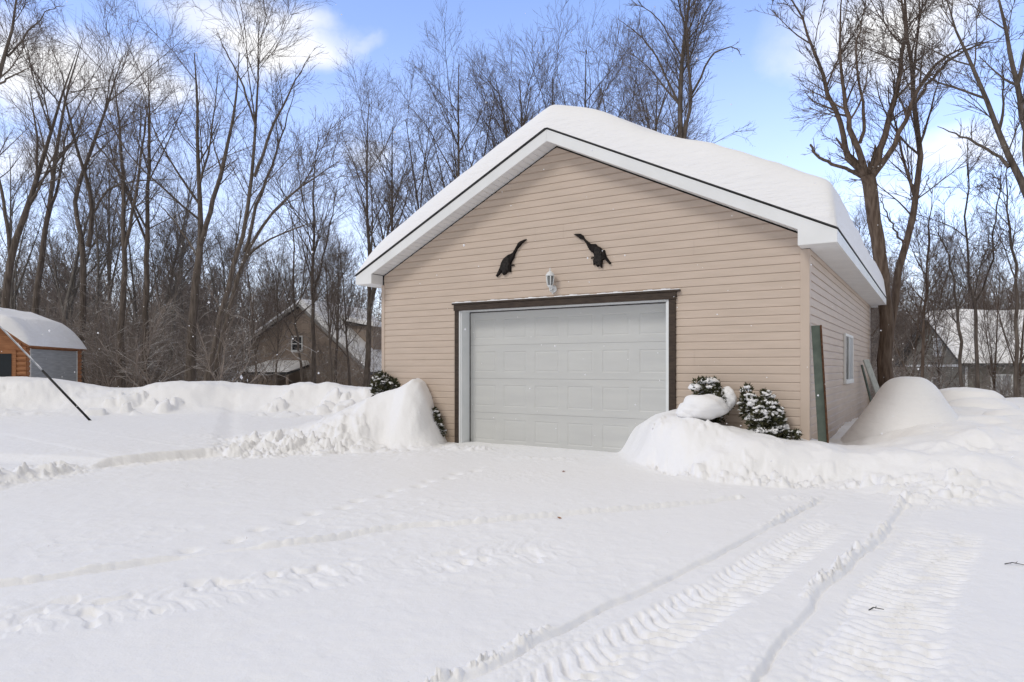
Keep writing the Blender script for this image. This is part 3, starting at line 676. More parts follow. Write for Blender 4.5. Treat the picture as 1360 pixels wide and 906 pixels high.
# ------------------------------------------------------------------ evergreens in the snow by the wall
def shrub(name, label, base, lobes, n, seed, caps=(), clumps=0, csize=.05):
    """lobes: (x,y,z,rx,ry,rz) relative to base; small sprays of flat scale leaves through the lobes"""
    rng = np.random.default_rng(seed); t = thing(name, label, 'shrub', base)
    w = np.array([l[3]*l[4]*l[5] for l in lobes])**.8; w /= w.sum()
    V = []; Q = []; k = 0; tops = []
    for i in range(n):
        l = lobes[rng.choice(len(lobes), p=w)]
        d = rng.normal(size=3); d /= np.linalg.norm(d); rad = rng.uniform(.35, 1.0)**.6
        p = np.array(l[:3])+d*rad*np.array(l[3:])*rng.uniform(.86, 1.12)
        if rad > .75 and d[2] > .05: tops.append(p)
        ax = d*.8+np.array([0, 0, .55])+rng.normal(size=3)*.45; ax /= np.linalg.norm(ax)
        s = np.cross(ax, rng.normal(size=3)); s /= np.linalg.norm(s); Ls = rng.uniform(.03, .085); ws = Ls*rng.uniform(.22, .36)
        for q in (-1, 0, 1):
            a2 = ax+s*q*.6; a2 /= np.linalg.norm(a2); s2 = np.cross(a2, np.cross(s, ax)); s2 /= np.linalg.norm(s2)+1e-9
            ll = Ls*(1 if q == 0 else .75)
            V += [p-s2*ws*.3, p+a2*ll*.55-s2*ws*.5, p+a2*ll, p+a2*ll*.55+s2*ws*.5]; Q.append((k, k+1, k+2, k+3)); k += 4
    link('foliage', np_mesh('foliage', np.array(V), np.array(Q)), M['needle'], t)
    mb = MB(); mb.tube([(0, 0, -.3), (.01, 0, .1), (0, .01, max(l[2] for l in lobes))], [.03, .025, .008], 7)
    for l in lobes: mb.tube([(0, 0, 0), (l[0]*.5, l[1]*.5, l[2]*.7), (l[0], l[1], l[2])], [.018, .012, .006], 5)
    mb.build('stem', M['bark'], t)
    if clumps:
        bm = bmesh.new()
        for i in range(clumps):
            p = tops[rng.integers(len(tops))]; s = csize*rng.uniform(.4, 1.15)
            r = bmesh.ops.create_icosphere(bm, subdivisions=3, radius=s)
            ph = rng.uniform(0, 6, 6); ex, ey, ez = rng.uniform(.6, 1.5), rng.uniform(.6, 1.4), rng.uniform(.35, .75); sl = rng.uniform(-.5, .5)
            for v in r['verts']:
                x, y, z = v.co/s
                q = 1+.34*math.sin(x*3.1+ph[0])*math.sin(y*3.3+ph[1])+.22*math.sin(z*5+ph[2]+x*4)*math.sin(y*6+ph[3])
                v.co = (x*s*q*ex+p[0], y*s*q*ey+p[1], z*s*q*ez+sl*x*s+p[2]+.008)
        me = bpy.data.meshes.new('snow_clumps'); bm.to_mesh(me); bm.free(); link('snow_clumps', me, M['snow_cap'], t, True)
    for c in caps:
        bm = bmesh.new(); r = bmesh.ops.create_icosphere(bm, subdivisions=4, radius=1)
        for v in r['verts']:
            x, y, z = v.co; f = 1+.13*math.sin(x*2.3+c[0]*9)*math.sin(y*2.1+1)+.06*math.sin(z*5+x*3)+.04*math.sin(x*7+c[2]*20)*math.sin(z*6+y*5)
            zz = z*c[5]*f*(1 if z > 0 else .75)
            v.co = (c[0]+x*c[3]*f, c[1]+y*c[4]*f, c[2]+zz)
        me = bpy.data.meshes.new('snow_cap'); bm.to_mesh(me); bm.free(); link('snow_cap', me, M['snow_cap'], t, True)
b = at(945, 556, 9.55); b0 = (b[0], b[1], b[2])
s9 = 9.5/F
shrub('snowy_shrub', 'bent evergreen shrub under heavy snow pillows, nearest the garage door', b0,
      [(.0, .05, .16, .20, .2, .30), (-.12, .0, .42, .17, .15, .15), (.12, -.02, .20, .16, .15, .22), (-.02, .05, .45, .14, .15, .12), (-.2, 0, .05, .15, .15, .1)], 1500, 4,
      caps=[(-.15, -.16, .16, .31, .24, .22), (-.30, -.12, .10, .20, .2, .14), (.22, -.06, .27, .11, .13, .18), (-.04, .0, .53, .13, .11, .055), (-.21, .03, .44, .10, .1, .06)], clumps=70, csize=.032)
b = at(1018, 580, 9.15); b1 = (b[0], b[1], b[2]-.05)
shrub('snowy_shrub', 'two-tipped evergreen shrub dusted with snow by the garage corner', b1,
      [(-.235, .1, .63, .055, .055, .12), (-.22, .08, .47, .12, .11, .15), (-.01, .02, .58, .06, .06, .11), (.02, 0, .44, .13, .12, .15), (.07, 0, .30, .16, .15, .18), (-.10, 0, .27, .15, .15, .2), (.14, 0, .13, .14, .13, .13), (-.04, -.02, .1, .18, .14, .12)], 3000, 5, clumps=290, csize=.037)
b = at(1050, 580, 9.0)
shrub('snowy_shrub', 'tiny evergreen sprig poking from the snow at the foot of the corner board', (b[0], b[1], b[2]-.03), [(0, 0, .05, .09, .07, .05), (.06, 0, .07, .06, .05, .03)], 160, 6, clumps=9, csize=.028)
b = at(512, 522, 13.0)
shrub('snowy_shrub', 'dark evergreen tips showing behind the snow slab at the left garage corner', (b[0], b[1], b[2]-.1),
      [(-.10, 0, .24, .17, .15, .27), (.06, .0, .22, .2, .15, .18), (.28, .1, .18, .12, .1, .14), (.42, .1, .22, .08, .08, .12)], 1500, 7, clumps=90, csize=.03)
b = at(578, 575, 12.35)
shrub('snowy_shrub', 'evergreen twigs hanging under the right edge of the left snow slab', (b[0], b[1], b[2]-.1), [(-.03, 0, .40, .10, .12, .15), (.05, -.02, .22, .10, .1, .14), (.10, 0, .08, .1, .1, .1)], 500, 8, clumps=40, csize=.03)

# ------------------------------------------------------------------ small shed at the far left
c0 = at(35, 488, 21); sdir = np.array([at(107, 488, 25.2)[0]-c0[0], 4.2]); SLn = float(np.hypot(*sdir)); srz = math.atan2(sdir[1], sdir[0])-PI/2
sh = thing('log_shed', 'small orange log shed with grey side panel and thick rounded snow roof', 'shed', (c0[0], c0[1], 0), srz)
SW, SH = 3.2, 2.07
mb = MB()
def gam(x):                                   # gambrel underside
    t = -x; return float(np.interp(t, [-.12, 0, .55, 1.6, 2.65, 3.2, 3.32], [SH-.08, SH, SH+.42, SH+.82, SH+.42, SH, SH-.08]))
prof = [(0, -.5), (0, SH), (-.55, SH+.42), (-1.6, SH+.82), (-2.65, SH+.42), (-3.2, SH), (-3.2, -.5)]
mb.prism(prof, .0, SLn); wl = mb.build('wall', M['cedar'], sh)
mbl = MB(); mb = MB(); mbs = [MB(), MB()]                 # half-round logs on the front and on the side ends
z = .02
while z < SH+.75:
    h = .15
    xl, xr = -3.2, 0
    if z+h > SH: 
        q = np.interp(z+h, [SH, SH+.42, SH+.82], [0, .55, 1.6]); xl, xr = -3.2+q, -q
    for a, b_ in ((xl, max(xl, min(xr, -.90))), (max(xl, -.26), xr)):
        if b_-a > .05: (mbl if b_ < -.85 else mb).prism_x([(0, z), (-.03, z+.03), (-.04, z+h/2), (-.03, z+h-.03), (0, z+h)], a, b_)
    if z+h <= SH+.02:
        for mq, (ya, yb) in zip(mbs, ((0.0, .16), (SLn-.42, SLn))):
            mq.prism([(0.001, z), (.03, z+.03), (.04, z+h/2), (.03, z+h-.03), (0.001, z+h)], ya, yb)
    z += h+.004
mb.build('log_siding', M['cedar'], sh)
for mq in mbs+[mbl]: mq.build('log_siding', M['cedar'], sh)
mb = MB(); mb.box(.002, .03, .20, SLn-.46, -.2, SH-.12)
sp = mb.build('side_panel', M['metal'], sh)
mb = MB(); mb.box(.002, .05, .17, .20, -.2, SH-.1); mb.build('panel_frame', M['white'], sp); mb = MB(); mb.box(.002, .05, SLn-.46, SLn-.43, -.2, SH-.1); mb.build('panel_frame', M['white'], sp)
mb = MB(); mb.box(-.895, -.265, -.05, 0, -.2, 1.90); dr = mb.build('door', M['cedar'], sh)
mb = MB(); mb.box(-.80, -.38, -.06, -.051, .5, 1.79); mb.build('pane', M['pane'], dr)
mb = MB()
for a, b_ in ((.12, 0), (0, -.55), (-.55, -1.6), (-1.6, -2.65), (-2.65, -3.2), (-3.2, -3.32)):
    mb.prism([(a, gam(a)+.01), (b_, gam(b_)+.01), (b_, gam(b_)+.07), (a, gam(a)+.07)], -.16, SLn+.14)
rf = mb.build('roof', M['cedar'], sh)
xs = np.linspace(-3.36, .16, 60); ys = np.linspace(-.2, SLn+.18, 60); XS, YS = np.meshgrid(xs, ys)
g_ = np.interp(-XS, [-.16, 0, .55, 1.6, 2.65, 3.2, 3.36], [SH-.10, SH, SH+.42, SH+.82, SH+.42, SH, SH-.1])
e = np.minimum(XS+3.36, .16-XS); ed = np.minimum(YS+.2, SLn+.18-YS)
T = .40*np.sqrt(1-(1-np.clip(e/.6, 0, 1))**2)*np.sqrt(1-(1-np.clip(ed/.35, 0, 1))**2)*(1+.2*fbm(XS*.7, YS*.7, 120, 3))
V = np.stack([XS.ravel(), YS.ravel(), (g_+.075+T).ravel()], 1); n, m_ = XS.shape
ii, jj = np.meshgrid(np.arange(n-1), np.arange(m_-1), indexing='ij'); QG = np.stack([ii*m_+jj, ii*m_+jj+1, (ii+1)*m_+jj+1, (ii+1)*m_+jj], -1).reshape(-1, 4)
link('roof_snow', np_mesh('roof_snow', V, QG), M['snow_cap'], sh, True)

# slanting rod in front of the shed
pb = at(123, 563, 15.6); pb[2] = H(pb[0], pb[1])-.06; pm = at(56, 492, 15.4); pt = pm+(pm-pb)*2.2
po = thing('leaning_pole', 'thin grey pole with black lower sleeve slanting out of the snow left', 'pole', pb)
mb = MB(); mb.tube([pm*0, pm-pb], .026, 10); mb.build('sleeve', M['black'], po, True)
mb = MB(); mb.tube([(pm-pb)*.98, pt-pb], .017, 8); mb.build('shaft', M['steel'], po, True)
mb = MB(); ax = (pt-pm)/np.linalg.norm(pt-pm)
mb.tube([(pm-pb)+ax*s+np.array([0, 0, .018]) for s in np.linspace(.02, np.linalg.norm(pt-pm)-.1, 30)], [.011+.005*math.sin(i*2.3) for i in range(30)], 6); mb.build('snow_ridge', M['snow_cap'], po, True)

# ------------------------------------------------------------------ houses behind the trees
def window(parent, o, ux, w, h, nrm, frame='white', bars=1, glass='pane', t=.08):
    """o = lower-left corner, ux = horizontal unit vector on the wall, nrm = outward normal"""
    o, ux, nrm = np.array(o, float), np.array(ux, float), np.array(nrm, float); uz_ = np.array([0, 0, 1.])
    def bx(mb, a0, a1, b0, b1, c0, c1):
        k = MB(); k.box(a0, a1, c0, c1, b0, b1); mb.add([o+ux*x+nrm*y+uz_*z for x, y, z in k.v], k.f)
    f = MB(); bx(f, -t, 0, -t, h+t, .0, .06); bx(f, w, w+t, -t, h+t, 0, .06); bx(f, 0, w, h, h+t, 0, .06); bx(f, 0, w, -t, 0, 0, .08)
    fo = f.build('window', M[frame], parent)
    p = MB(); bx(p, 0, w, 0, h, .0, .02); p.build('pane', M[glass], fo)
    s = MB()
    if bars == 1: bx(s, 0, w, h/2-.03, h/2+.03, .021, .05)
    else: bx(s, w/2-.03, w/2+.03, 0, h, .021, .05)
    s.build('sash', M[frame], fo)
    s = MB(); bx(s, -t, w+t, .001, .05, .061, .11); s.build('snow_sill', M['snow_cap'], fo)
def snow_slab(name, parent, A, B, Cc, Dd, thick, seed, n=36, m_=30):
    """snow blanket over a roof plane A(eave start) B(eave end) C(ridge end) D(ridge start)"""
    A, B, Cc, Dd = [np.array(p, float) for p in (A, B, Cc, Dd)]
    s = np.linspace(0, 1, n); t = np.linspace(0, 1, m_); S, T_ = np.meshgrid(s, t)
    P = ((1-S)*(1-T_))[..., None]*A+(S*(1-T_))[..., None]*B+(S*T_)[..., None]*Cc+((1-S)*T_)[..., None]*Dd
    Lx = np.linalg.norm(B-A); Ly = np.linalg.norm(Dd-A)
    e = np.minimum(np.minimum(S, 1-S)*Lx, T_*Ly)
    h = thick*np.sqrt(1-(1-np.clip(e/(thick*1.1), 0, 1))**2)*(1+.35*fbm(S*Lx*.5, T_*Ly*.5, seed, 3))
    P[..., 2] += .01+h
    ii, jj = np.meshgrid(np.arange(m_-1), np.arange(n-1), indexing='ij'); Q = np.stack([ii*n+jj, ii*n+jj+1, (ii+1)*n+jj+1, (ii+1)*n+jj], -1).reshape(-1, 4)
    return link(name, np_mesh(name, P.reshape(-1, 3), Q), M['snow_cap'], parent, True)

# brown house: gable towards us, saltbox roof, dormer on the long right slope
hp = at(400, 488, 45); hb = thing('house', 'brown gabled house with snowy roof seen through trees left of the garage', 'house', (hp[0], hp[1], -.3), -.30)
def hx(u): return (u-400)/F*45*1.02
AP, LE, RE = 5.75, 3.35, 1.6
xl, xr = hx(322), hx(495); HD = 8.5
mb = MB(); mb.prism([(xl, -.5), (xr, -.5), (xr, RE), (0, AP), (xl, LE)], 0, HD); mb.build('wall', M['house_brown'], hb)
sR = (AP-RE)/xr; sL = (AP-LE)/-xl
mb = MB()
for (xa, za, xb, zb) in ((0, AP, xr+.5, RE-.5*sR), (xl-.4, LE-.4*sL, 0, AP)):
    mb.prism([(xa, za+.02), (xb, zb+.02), (xb, zb+.2), (xa, za+.2)], -.35, HD+.35)
rf = mb.build('roof', M['shingle'], hb)
snow_slab('roof_snow', hb, (xr+.52, -.4, RE-.5*sR+.2), (xr+.52, HD+.4, RE-.5*sR+.2), (0, HD+.4, AP+.2), (0, -.4, AP+.2), .32, 131)
snow_slab('roof_snow', hb, (xl-.42, HD+.4, LE-.4*sL+.2), (xl-.42, -.4, LE-.4*sL+.2), (0, -.4, AP+.2), (0, HD+.4, AP+.2), .28, 132)
mb = MB()
for (xa, za, xb, zb) in ((0, AP, xr+.5, RE-.5*sR), (xl-.4, LE-.4*sL, 0, AP)):
    mb.prism([(xa, za-.02), (xb, zb-.02), (xb, zb+.19), (xa, za+.19)], -.40, -.352)
mb.build('bargeboard', noise_mat('grey_bargeboard', (.3, .29, .28), (.38, .37, .36), 4), hb)
window(hb, (hx(387), -.001, 2.78), (1, 0, 0), .72, .92, (0, -1, 0))
# dormer
dx = xr*.62; dz = AP-sR*dx
mb = MB(); mb.prism_x([(2.6, dz-.6), (4.6, dz-.6), (4.6, dz+1.35), (2.6, dz+1.35)], dx-2.2, dx+.9); dm = mb.build('dormer', M['house_brown'], hb)
snow_slab('dormer_snow', dm, (dx+1.1, 2.3, dz+1.28), (dx+1.1, 4.9, dz+1.28), (dx-2.4, 4.9, dz+1.95), (dx-2.4, 2.3, dz+1.95), .3, 133, 16, 16)
mb = MB(); mb.prism([(dx-2.3, dz+1.36), (dx+1.05, dz+1.36), (dx-2.3, dz+1.92)], 2.4, 4.8); mb.build('dormer_roof', M['shingle'], dm)
# lean-to in front
pxl, pxr = hx(345), hx(412)
mb = MB(); mb.prism_x([(-2.4, 1.35), (-.01, 1.85), (-.01, 1.7), (-2.4, 1.2)], pxl, pxr); pr = mb.build('porch_roof', M['shingle'], hb)
snow_slab('porch_snow', pr, (pxl-.05, -2.45, 1.36), (pxr+.05, -2.45, 1.36), (pxr+.05, 0, 1.87), (pxl-.05, 0, 1.87), .26, 134, 24, 16)
for x in (pxl+.1, (pxl+pxr)/2, pxr-.1):
    mb = MB(); mb.box(x-.06, x+.06, -2.3, -2.18, -.5, 1.2); mb.build('porch_post', M['house_brown'], hb)

# grey-olive house on lower ground at the right; ridge along local +x, end gable turned left, roof slope towards us
q0 = at(1237, 488, 38); rh = thing('house', 'olive grey house with big snowy roof and white windows behind trees right', 'house', (q0[0], q0[1], -2.1), -.15)
RX, RH, EH, hw = 15.0, 6.15, 3.78, 3.6
mb = MB()
mb.prism_x([(-hw, -.3), (hw, -.3), (hw, EH), (0, RH), (-hw, EH)], 0, RX); mb.build('wall', M['house_grey'], rh)
mb = MB(); ss_ = (RH-EH)/hw
for sg in (1, -1):
    mb.prism_x([(0, RH+.02), (sg*(hw+.45), EH-.45*ss_+.02), (sg*(hw+.45), EH-.45*ss_+.18), (0, RH+.18)], -.35, RX+.4)
mb.build('roof', M['shingle'], rh)
snow_slab('roof_snow', rh, (-.37, -hw-.47, EH-.45*ss_+.18), (RX+.42, -hw-.47, EH-.45*ss_+.18), (RX+.42, 0, RH+.18), (-.37, 0, RH+.18), .34, 141, 60, 30)
snow_slab('roof_snow', rh, (RX+.42, hw+.47, EH-.45*ss_+.18), (-.37, hw+.47, EH-.45*ss_+.18), (-.37, 0, RH+.18), (RX+.42, 0, RH+.18), .34, 142, 60, 30)
for px in (1.3, 3.2, 5.4):
    window(rh, (px, -hw-.001, 2.1), (1, 0, 0), .85, .95, (0, -1, 0), bars=2, glass='curtain')
window(rh, (-.001, -.45, 4.15), (0, -1, 0), .8, .85, (-1, 0, 0), bars=2, glass='curtain')
window(rh, (-.001, -.2, 1.9), (0, -1, 0), .9, .95, (-1, 0, 0))
mb = MB(); mb.box(-.03, 0, -hw+.02, hw-.02, 3.5, 3.62); mb.build('trim_band', M['soffit'], rh)
mb = MB(); mb.tube([(.05, -hw-.1, .0), (.05, -hw-.1, EH-.2)], .06, 8); mb.build('downpipe', M['white'], rh)

# ------------------------------------------------------------------ trees
def tubes(P, Rad, k):
    """P (B,n,3), Rad (B,n) -> verts, quads of open tapered tubes"""
    B, n, _ = P.shape
    t = np.gradient(P, axis=1); t /= np.linalg.norm(t, axis=2, keepdims=True)+1e-9
    tm = t.mean(1); ref = np.where(np.abs(tm[:, 2:3]) < .8, np.array([[0, 0, 1.]]), np.array([[1., 0, 0]]))
    a = np.cross(t, ref[:, None, :]); a /= np.linalg.norm(a, axis=2, keepdims=True)+1e-9; b = np.cross(t, a)
    w = np.linspace(0, 2*PI, k, endpoint=False)
    V = P[:, :, None, :]+Rad[:, :, None, None]*(np.cos(w)[None, None, :, None]*a[:, :, None, :]+np.sin(w)[None, None, :, None]*b[:, :, None, :])
    idx = np.arange(B*n*k).reshape(B, n, k)
    q = np.stack([idx[:, :-1], np.roll(idx, -1, 2)[:, :-1], np.roll(idx, -1, 2)[:, 1:], idx[:, 1:]], -1).reshape(-1, 4)
    return V.reshape(-1, 3), q

def unit(v): return v/(np.linalg.norm(v, axis=-1, keepdims=True)+1e-9)
def grow(rng, base, d, ln, r0, n, wig, trop, tip=.25):
    """batch of curved shoots: base (B,3) d (B,3) ln (B,) r0 (B,)"""
    B = len(base); P = np.zeros((B, n, 3)); P[:, 0] = base; d = unit(d.copy()); step = ln/(n-1)
    drift = rng.normal(size=(B, 3))*wig*.6
    for i in range(1, n):
        d = unit(d+rng.normal(size=(B, 3))*wig+drift*.35+np.array([0, 0, 1.])*trop)
        P[:, i] = P[:, i-1]+d*step[:, None]
    Rr = r0[:, None]*(1-(1-tip)*np.linspace(0, 1, n)[None]**.85)
    return P, Rr
def spawn(rng, P, Rr, per, t0, t1, ang, ratio, rr, lens, az0=None, up=0.06, rmin=.006, shape=.45):
    """children on each parent shoot"""
    B, n, _ = P.shape; cnt = per if hasattr(per, '__len__') else np.clip(np.round(per*(lens/lens.mean())**.9+rng.uniform(-.5, .5, B)), 1, per*3).astype(int)
    idx = np.repeat(np.arange(B), cnt); K = len(idx)
    t0 = np.asarray(t0)[idx] if np.ndim(t0) else t0; t = t0+(t1-t0)*rng.uniform(0, 1, K)**.9; f = t*(n-1); i0 = np.minimum(f.astype(int), n-2); fr = (f-i0)[:, None]
    base = P[idx, i0]*(1-fr)+P[idx, i0+1]*fr; tan = unit(P[idx, i0+1]-P[idx, i0])
    rad = Rr[idx, i0]*(1-fr[:, 0])+Rr[idx, i0+1]*fr[:, 0]
    rv = unit(np.cross(tan, rng.normal(size=(K, 3)))); a = np.radians(rng.normal(ang, ang*.22, K))[:, None]
    d = unit(np.cos(a)*tan+np.sin(a)*rv+np.array([0, 0, up]))
    ln = lens[idx]*ratio*(1-shape*t)*rng.uniform(.65, 1.25, K)
    return base, d, ln, np.maximum(rad*rr*rng.uniform(.7, 1.1, K), rmin)

def tree_arrays(seed, ht, r, stems=None, limbs=9, first=.35, dens=1.0, lean=(0, 0), spread=40, lv=(6, 4, 3), wig=.075, rmin=.006, fine=True, limblen=.46):
    """stems: list of (polyline, radii) in metres, else a random trunk. returns trunk arrays, crown arrays"""
    rng = np.random.default_rng(seed); TV, TQ, CV, CQ = [], [], [], []; nt = nc = 0
    def put(P, Rr, k, crown):
        nonlocal nt, nc
        if len(P) == 0: return
        v, q = tubes(P, Rr, k)
        if crown: CV.append(v); CQ.append(q+nc); nc += len(v)
        else: TV.append(v); TQ.append(q+nt); nt += len(v)
    mains = []
    if stems:
        for pts, rad in stems:
            pts = np.array(pts, float); s = np.linspace(0, 1, 14); a = np.linspace(0, 1, len(pts))
            Pm = np.stack([np.interp(s, a, pts[:, c]) for c in range(3)], 1)
            for _ in range(2): Pm[1:-1] = (Pm[:-2]+2*Pm[1:-1]+Pm[2:])/4
            Pm[1:-1] += rng.normal(size=(12, 3))*.022*np.array([1, 1, .3])
            Rm = np.interp(s, a, rad); mains.append((Pm, Rm))
    else:
        P, Rr = grow(rng, np.zeros((1, 3)), np.array([[lean[0], lean[1], 1.]]), np.array([ht]), np.array([r]), 14, wig*.45, .05, .10); mains.append((P[0], Rr[0]))
        for k_ in range(rng.integers(1, 4)):
            f = rng.uniform(.28, .5); i0 = int(f*13); az = rng.uniform(0, 2*PI); tilt = rng.uniform(.28, .5)
            d0 = unit(P[0, i0+1]-P[0, i0])+tilt*np.array([math.cos(az), math.sin(az), 0])
            Pl, Rl = grow(rng, P[:, i0], d0[None], np.array([ht*(1-f)*rng.uniform(.7, .98)]), Rr[:, i0]*rng.uniform(.55, .8), 14, wig*.45, .035, .10); mains.append((Pl[0], Rl[0]))
    for Pm, Rm in mains:
        if Pm[0, 2] < .2: Rm = Rm*(1+.35*np.exp(-np.arange(14)*1.3))
        put(Pm[None], Rm[None], 10, False)
    Pm = np.array([a for a, _ in mains]); Rm = np.array([b for _, b in mains]); Lm = np.linalg.norm(Pm[:, -1]-Pm[:, 0], axis=1)
    full = Lm/Lm.max(); ff = np.where(Pm[:, 0, 2] < .5, first, .1); cnt = np.maximum((limbs*full*dens*np.clip(1.25*(1-ff), .2, 1)).astype(int), 2)
    f0 = np.where(Pm[:, 0, 2] < .5, first, .34)
    b, d, l, q = spawn(rng, Pm, Rm, cnt, f0, .98, spread, limblen, .58, Lm, rmin=.014)
    P1, R1 = grow(rng, b, d, l, q, 8, wig, .045, .25); put(P1, R1, 6, False)
    P1b, R1b, l1 = P1, R1, l
    # leaders too bear branches
    b, d, l, q = spawn(rng, P1b, R1b, lv[0]+1, .12, 1, 38, .52, .55, l1, rmin=rmin*1.4); b2, d2, l2, q2 = spawn(rng, Pm, Rm, cnt*2, np.maximum(f0, .3), 1, 42, .18, .32, Lm, rmin=rmin*1.4)
    b = np.vstack([b, b2]); d = np.vstack([d, d2]); l = np.concatenate([l, l2]); q = np.concatenate([q, q2])
    P2, R2 = grow(rng, b, d, l, q, 6, wig*1.15, .03, .35); put(P2, R2, 4, False)
    b, d, l3, q = spawn(rng, P2, R2, lv[1], .1, 1, 36, .80, .6, l, rmin=rmin); P3, R3 = grow(rng, b, d, l3, q, 5, wig*1.1, .025, .5); put(P3, R3, 3, True)
    if fine:
        b, d, l4, q = spawn(rng, P3, R3, lv[2], .1, 1, 36, .68, .75, l3, rmin=rmin*.75); P4, R4 = grow(rng, b, d, l4, q, 3, wig, .03, .6); put(P4, R4, 3, True)
    return (np.vstack(TV), np.vstack(TQ)), (np.vstack(CV), np.vstack(CQ))

def plant_tree(name, label, loc, arrays, bark='bark', group=None, rz_=0, sc=1.0):
    t = thing(name, label, 'tree', loc, rz_, group); t.scale = (sc, sc, sc)
    (tv, tq), (cv, cq) = arrays
    link('trunk', np_mesh('trunk', tv, tq), M[bark], t, True)
    link('crown', np_mesh('crown', cv, cq), M['twig'], t)
    return t
def dup(root, loc, rz_, sc, label, group):
    r = root.copy(); C.objects.link(r); r.location = [float(k) for k in loc]; r.rotation_euler = (0, 0, rz_); r.scale = (sc, sc, sc*random.uniform(.95, 1.08)); r['label'] = label
    if group: r['group'] = group
    elif 'group' in r: del r['group']
    for ch in list(root.children):
        c = ch.copy(); C.objects.link(c); c.parent = r
    return r
def base_at(u, d):
    p = at(u, 488, d); return np.array([p[0], p[1], H(p[0], p[1])-.15])
def sk(o, pts):
    """skeleton line: photo (u, v, depth offset) traced at the tree's own distance -> metres relative to its base o"""
    return [at(u, v, o[1]+dd)-o for u, v, dd in pts]

random.seed(5)
HERO = []
def hero(label, u0, d, stems, seed, bark='bark', name='bare_tree', **kw):
    o = base_at(u0, d); S = []
    for pts, rad in stems:
        rad = [q*.58 for q in rad]; P = sk(o, pts)
        if pts[0][1] > 499: P[0][2] = 0; 
        S.append((P, rad))
    t = plant_tree(name, label, o, tree_arrays(seed, 12, .3, S, **kw), bark); HERO.append(t); return t
# left of the drive
hero('thick bare tree forking into three leaders, nearest left of the leaning twin stems', 252, 26,
     [([(252, 510, 0), (254, 430, 0), (263, 350, 0), (267, 320, 0), (266, 230, .3), (262, 150, .5), (258, 70, .6)], [.32, .27, .23, .18, .13, .09, .03]),
      ([(266, 325, 0), (280, 280, -.3), (296, 220, -.6), (312, 150, -1), (318, 70, -1.2)], [.17, .15, .12, .08, .02]),
      ([(264, 345, 0), (250, 320, .5), (225, 285, .8), (212, 272, 1)], [.09, .07, .05, .02])], 11, limbs=9, first=.5, lv=(6, 4, 3))
hero('tallest bare tree rising on a right-leaning trunk to a point high above the brown house', 283, 25,
     [([(270, 510, 0), (285, 450, 0), (298, 400, 0), (318, 330, 0), (334, 260, 0), (340, 180, .2), (343, 90, .3), (345, 22, .3)], [.2, .175, .155, .135, .115, .085, .05, .015]),
      ([(338, 235, 0), (360, 170, -.3), (385, 120, -.6), (412, 75, -1)], [.10, .08, .05, .015]),
      ([(340, 170, .1), (322, 110, .3), (300, 70, .6), (287, 38, .8)], [.07, .06, .04, .012])], 12, limbs=11, first=.45, lv=(6, 4, 3), spread=38)
hero('bare tree with a long limb reaching right, right-hand stem of the leaning pair', 290, 25.6,
     [([(280, 510, 0), (292, 460, 0), (306, 400, 0), (325, 335, 0), (352, 290, -.3), (385, 255, -.6), (425, 232, -.9), (450, 215, -1)], [.18, .155, .14, .12, .09, .07, .04, .015]),
      ([(312, 375, 0), (330, 335, .3), (362, 315, .6), (400, 300, 1), (440, 290, 1.3)], [.10, .08, .06, .04, .012]),
      ([(325, 335, 0), (342, 270, .3), (372, 190, .6), (392, 120, .8)], [.12, .10, .06, .015])], 13, limbs=9, first=.5, lv=(6, 4, 3))
hero('slim straight bare tree, forking at mid height, second trunk right of the shed', 162, 27,
     [([(160, 515, 0), (162, 430, 0), (164, 370, 0), (166, 325, 0), (164, 240, .2), (160, 170, .3), (150, 95, .4)], [.24, .2, .18, .15, .12, .08, .02]),
      ([(166, 330, 0), (178, 270, -.2), (190, 200, -.4), (198, 120, -.5)], [.12, .1, .07, .015])], 14, limbs=9, first=.5, lv=(6, 4, 3))
hero('tall slim upright bare tree without low forks, third trunk right of the shed', 193, 28,
     [([(195, 515, 0), (193, 420, 0), (194, 340, 0), (196, 260, .1), (200, 180, .2), (196, 90, .3)], [.22, .2, .17, .13, .09, .015])], 15, limbs=11, first=.42, lv=(6, 4, 3), spread=30)
hero('crooked bare tree with an S-shaped trunk rising just behind the shed roof', 107, 28.5,
     [([(105, 505, 0), (106, 430, 0), (110, 380, 0), (117, 328, 0), (100, 295, .2), (95, 265, .3), (110, 225, .3), (135, 170, .3), (150, 110, .3), (163, 75, .3)], [.26, .23, .21, .2, .16, .15, .14, .1, .06, .015]),
      ([(117, 328, 0), (124, 270, -.2), (108, 215, -.4), (88, 150, -.5), (82, 90, -.6)], [.16, .14, .11, .07, .015]),
      ([(122, 285, -.1), (145, 248, -.4), (180, 240, -.7), (235, 238, -1)], [.09, .08, .05, .015])], 16, limbs=10, first=.5, lv=(6, 4, 3))
hero('leaning bare tree behind the shed, bending right at the left picture edge', 5, 27,
     [([(4, 500, 0), (6, 420, 0), (12, 350, 0), (26, 300, 0), (48, 245, 0), (62, 190, .2), (82, 130, .3), (105, 60, .4)], [.28, .25, .22, .2, .16, .12, .07, .015]),
      ([(14, 345, 0), (8, 280, .3), (-8, 210, .5), (-20, 140, .7)], [.13, .11, .08, .015]),
      ([(48, 245, 0), (50, 180, -.3), (38, 110, -.5)], [.1, .07, .015])], 17, limbs=10, first=.45, lv=(6, 4, 3))
hero('upright grey bare tree behind the shed between the leaning tree and crooked tree', 44, 31,
     [([(42, 500, 0), (44, 420, 0), (55, 330, 0), (68, 260, 0), (76, 190, 0), (88, 120, 0), (110, 50, 0)], [.27, .25, .2, .17, .13, .08, .015]),
      ([(60, 300, 0), (80, 240, .3), (85, 180, .3), (120, 110, .3)], [.13, .1, .07, .015])], 18, limbs=10, first=.45, lv=(6, 4, 3))
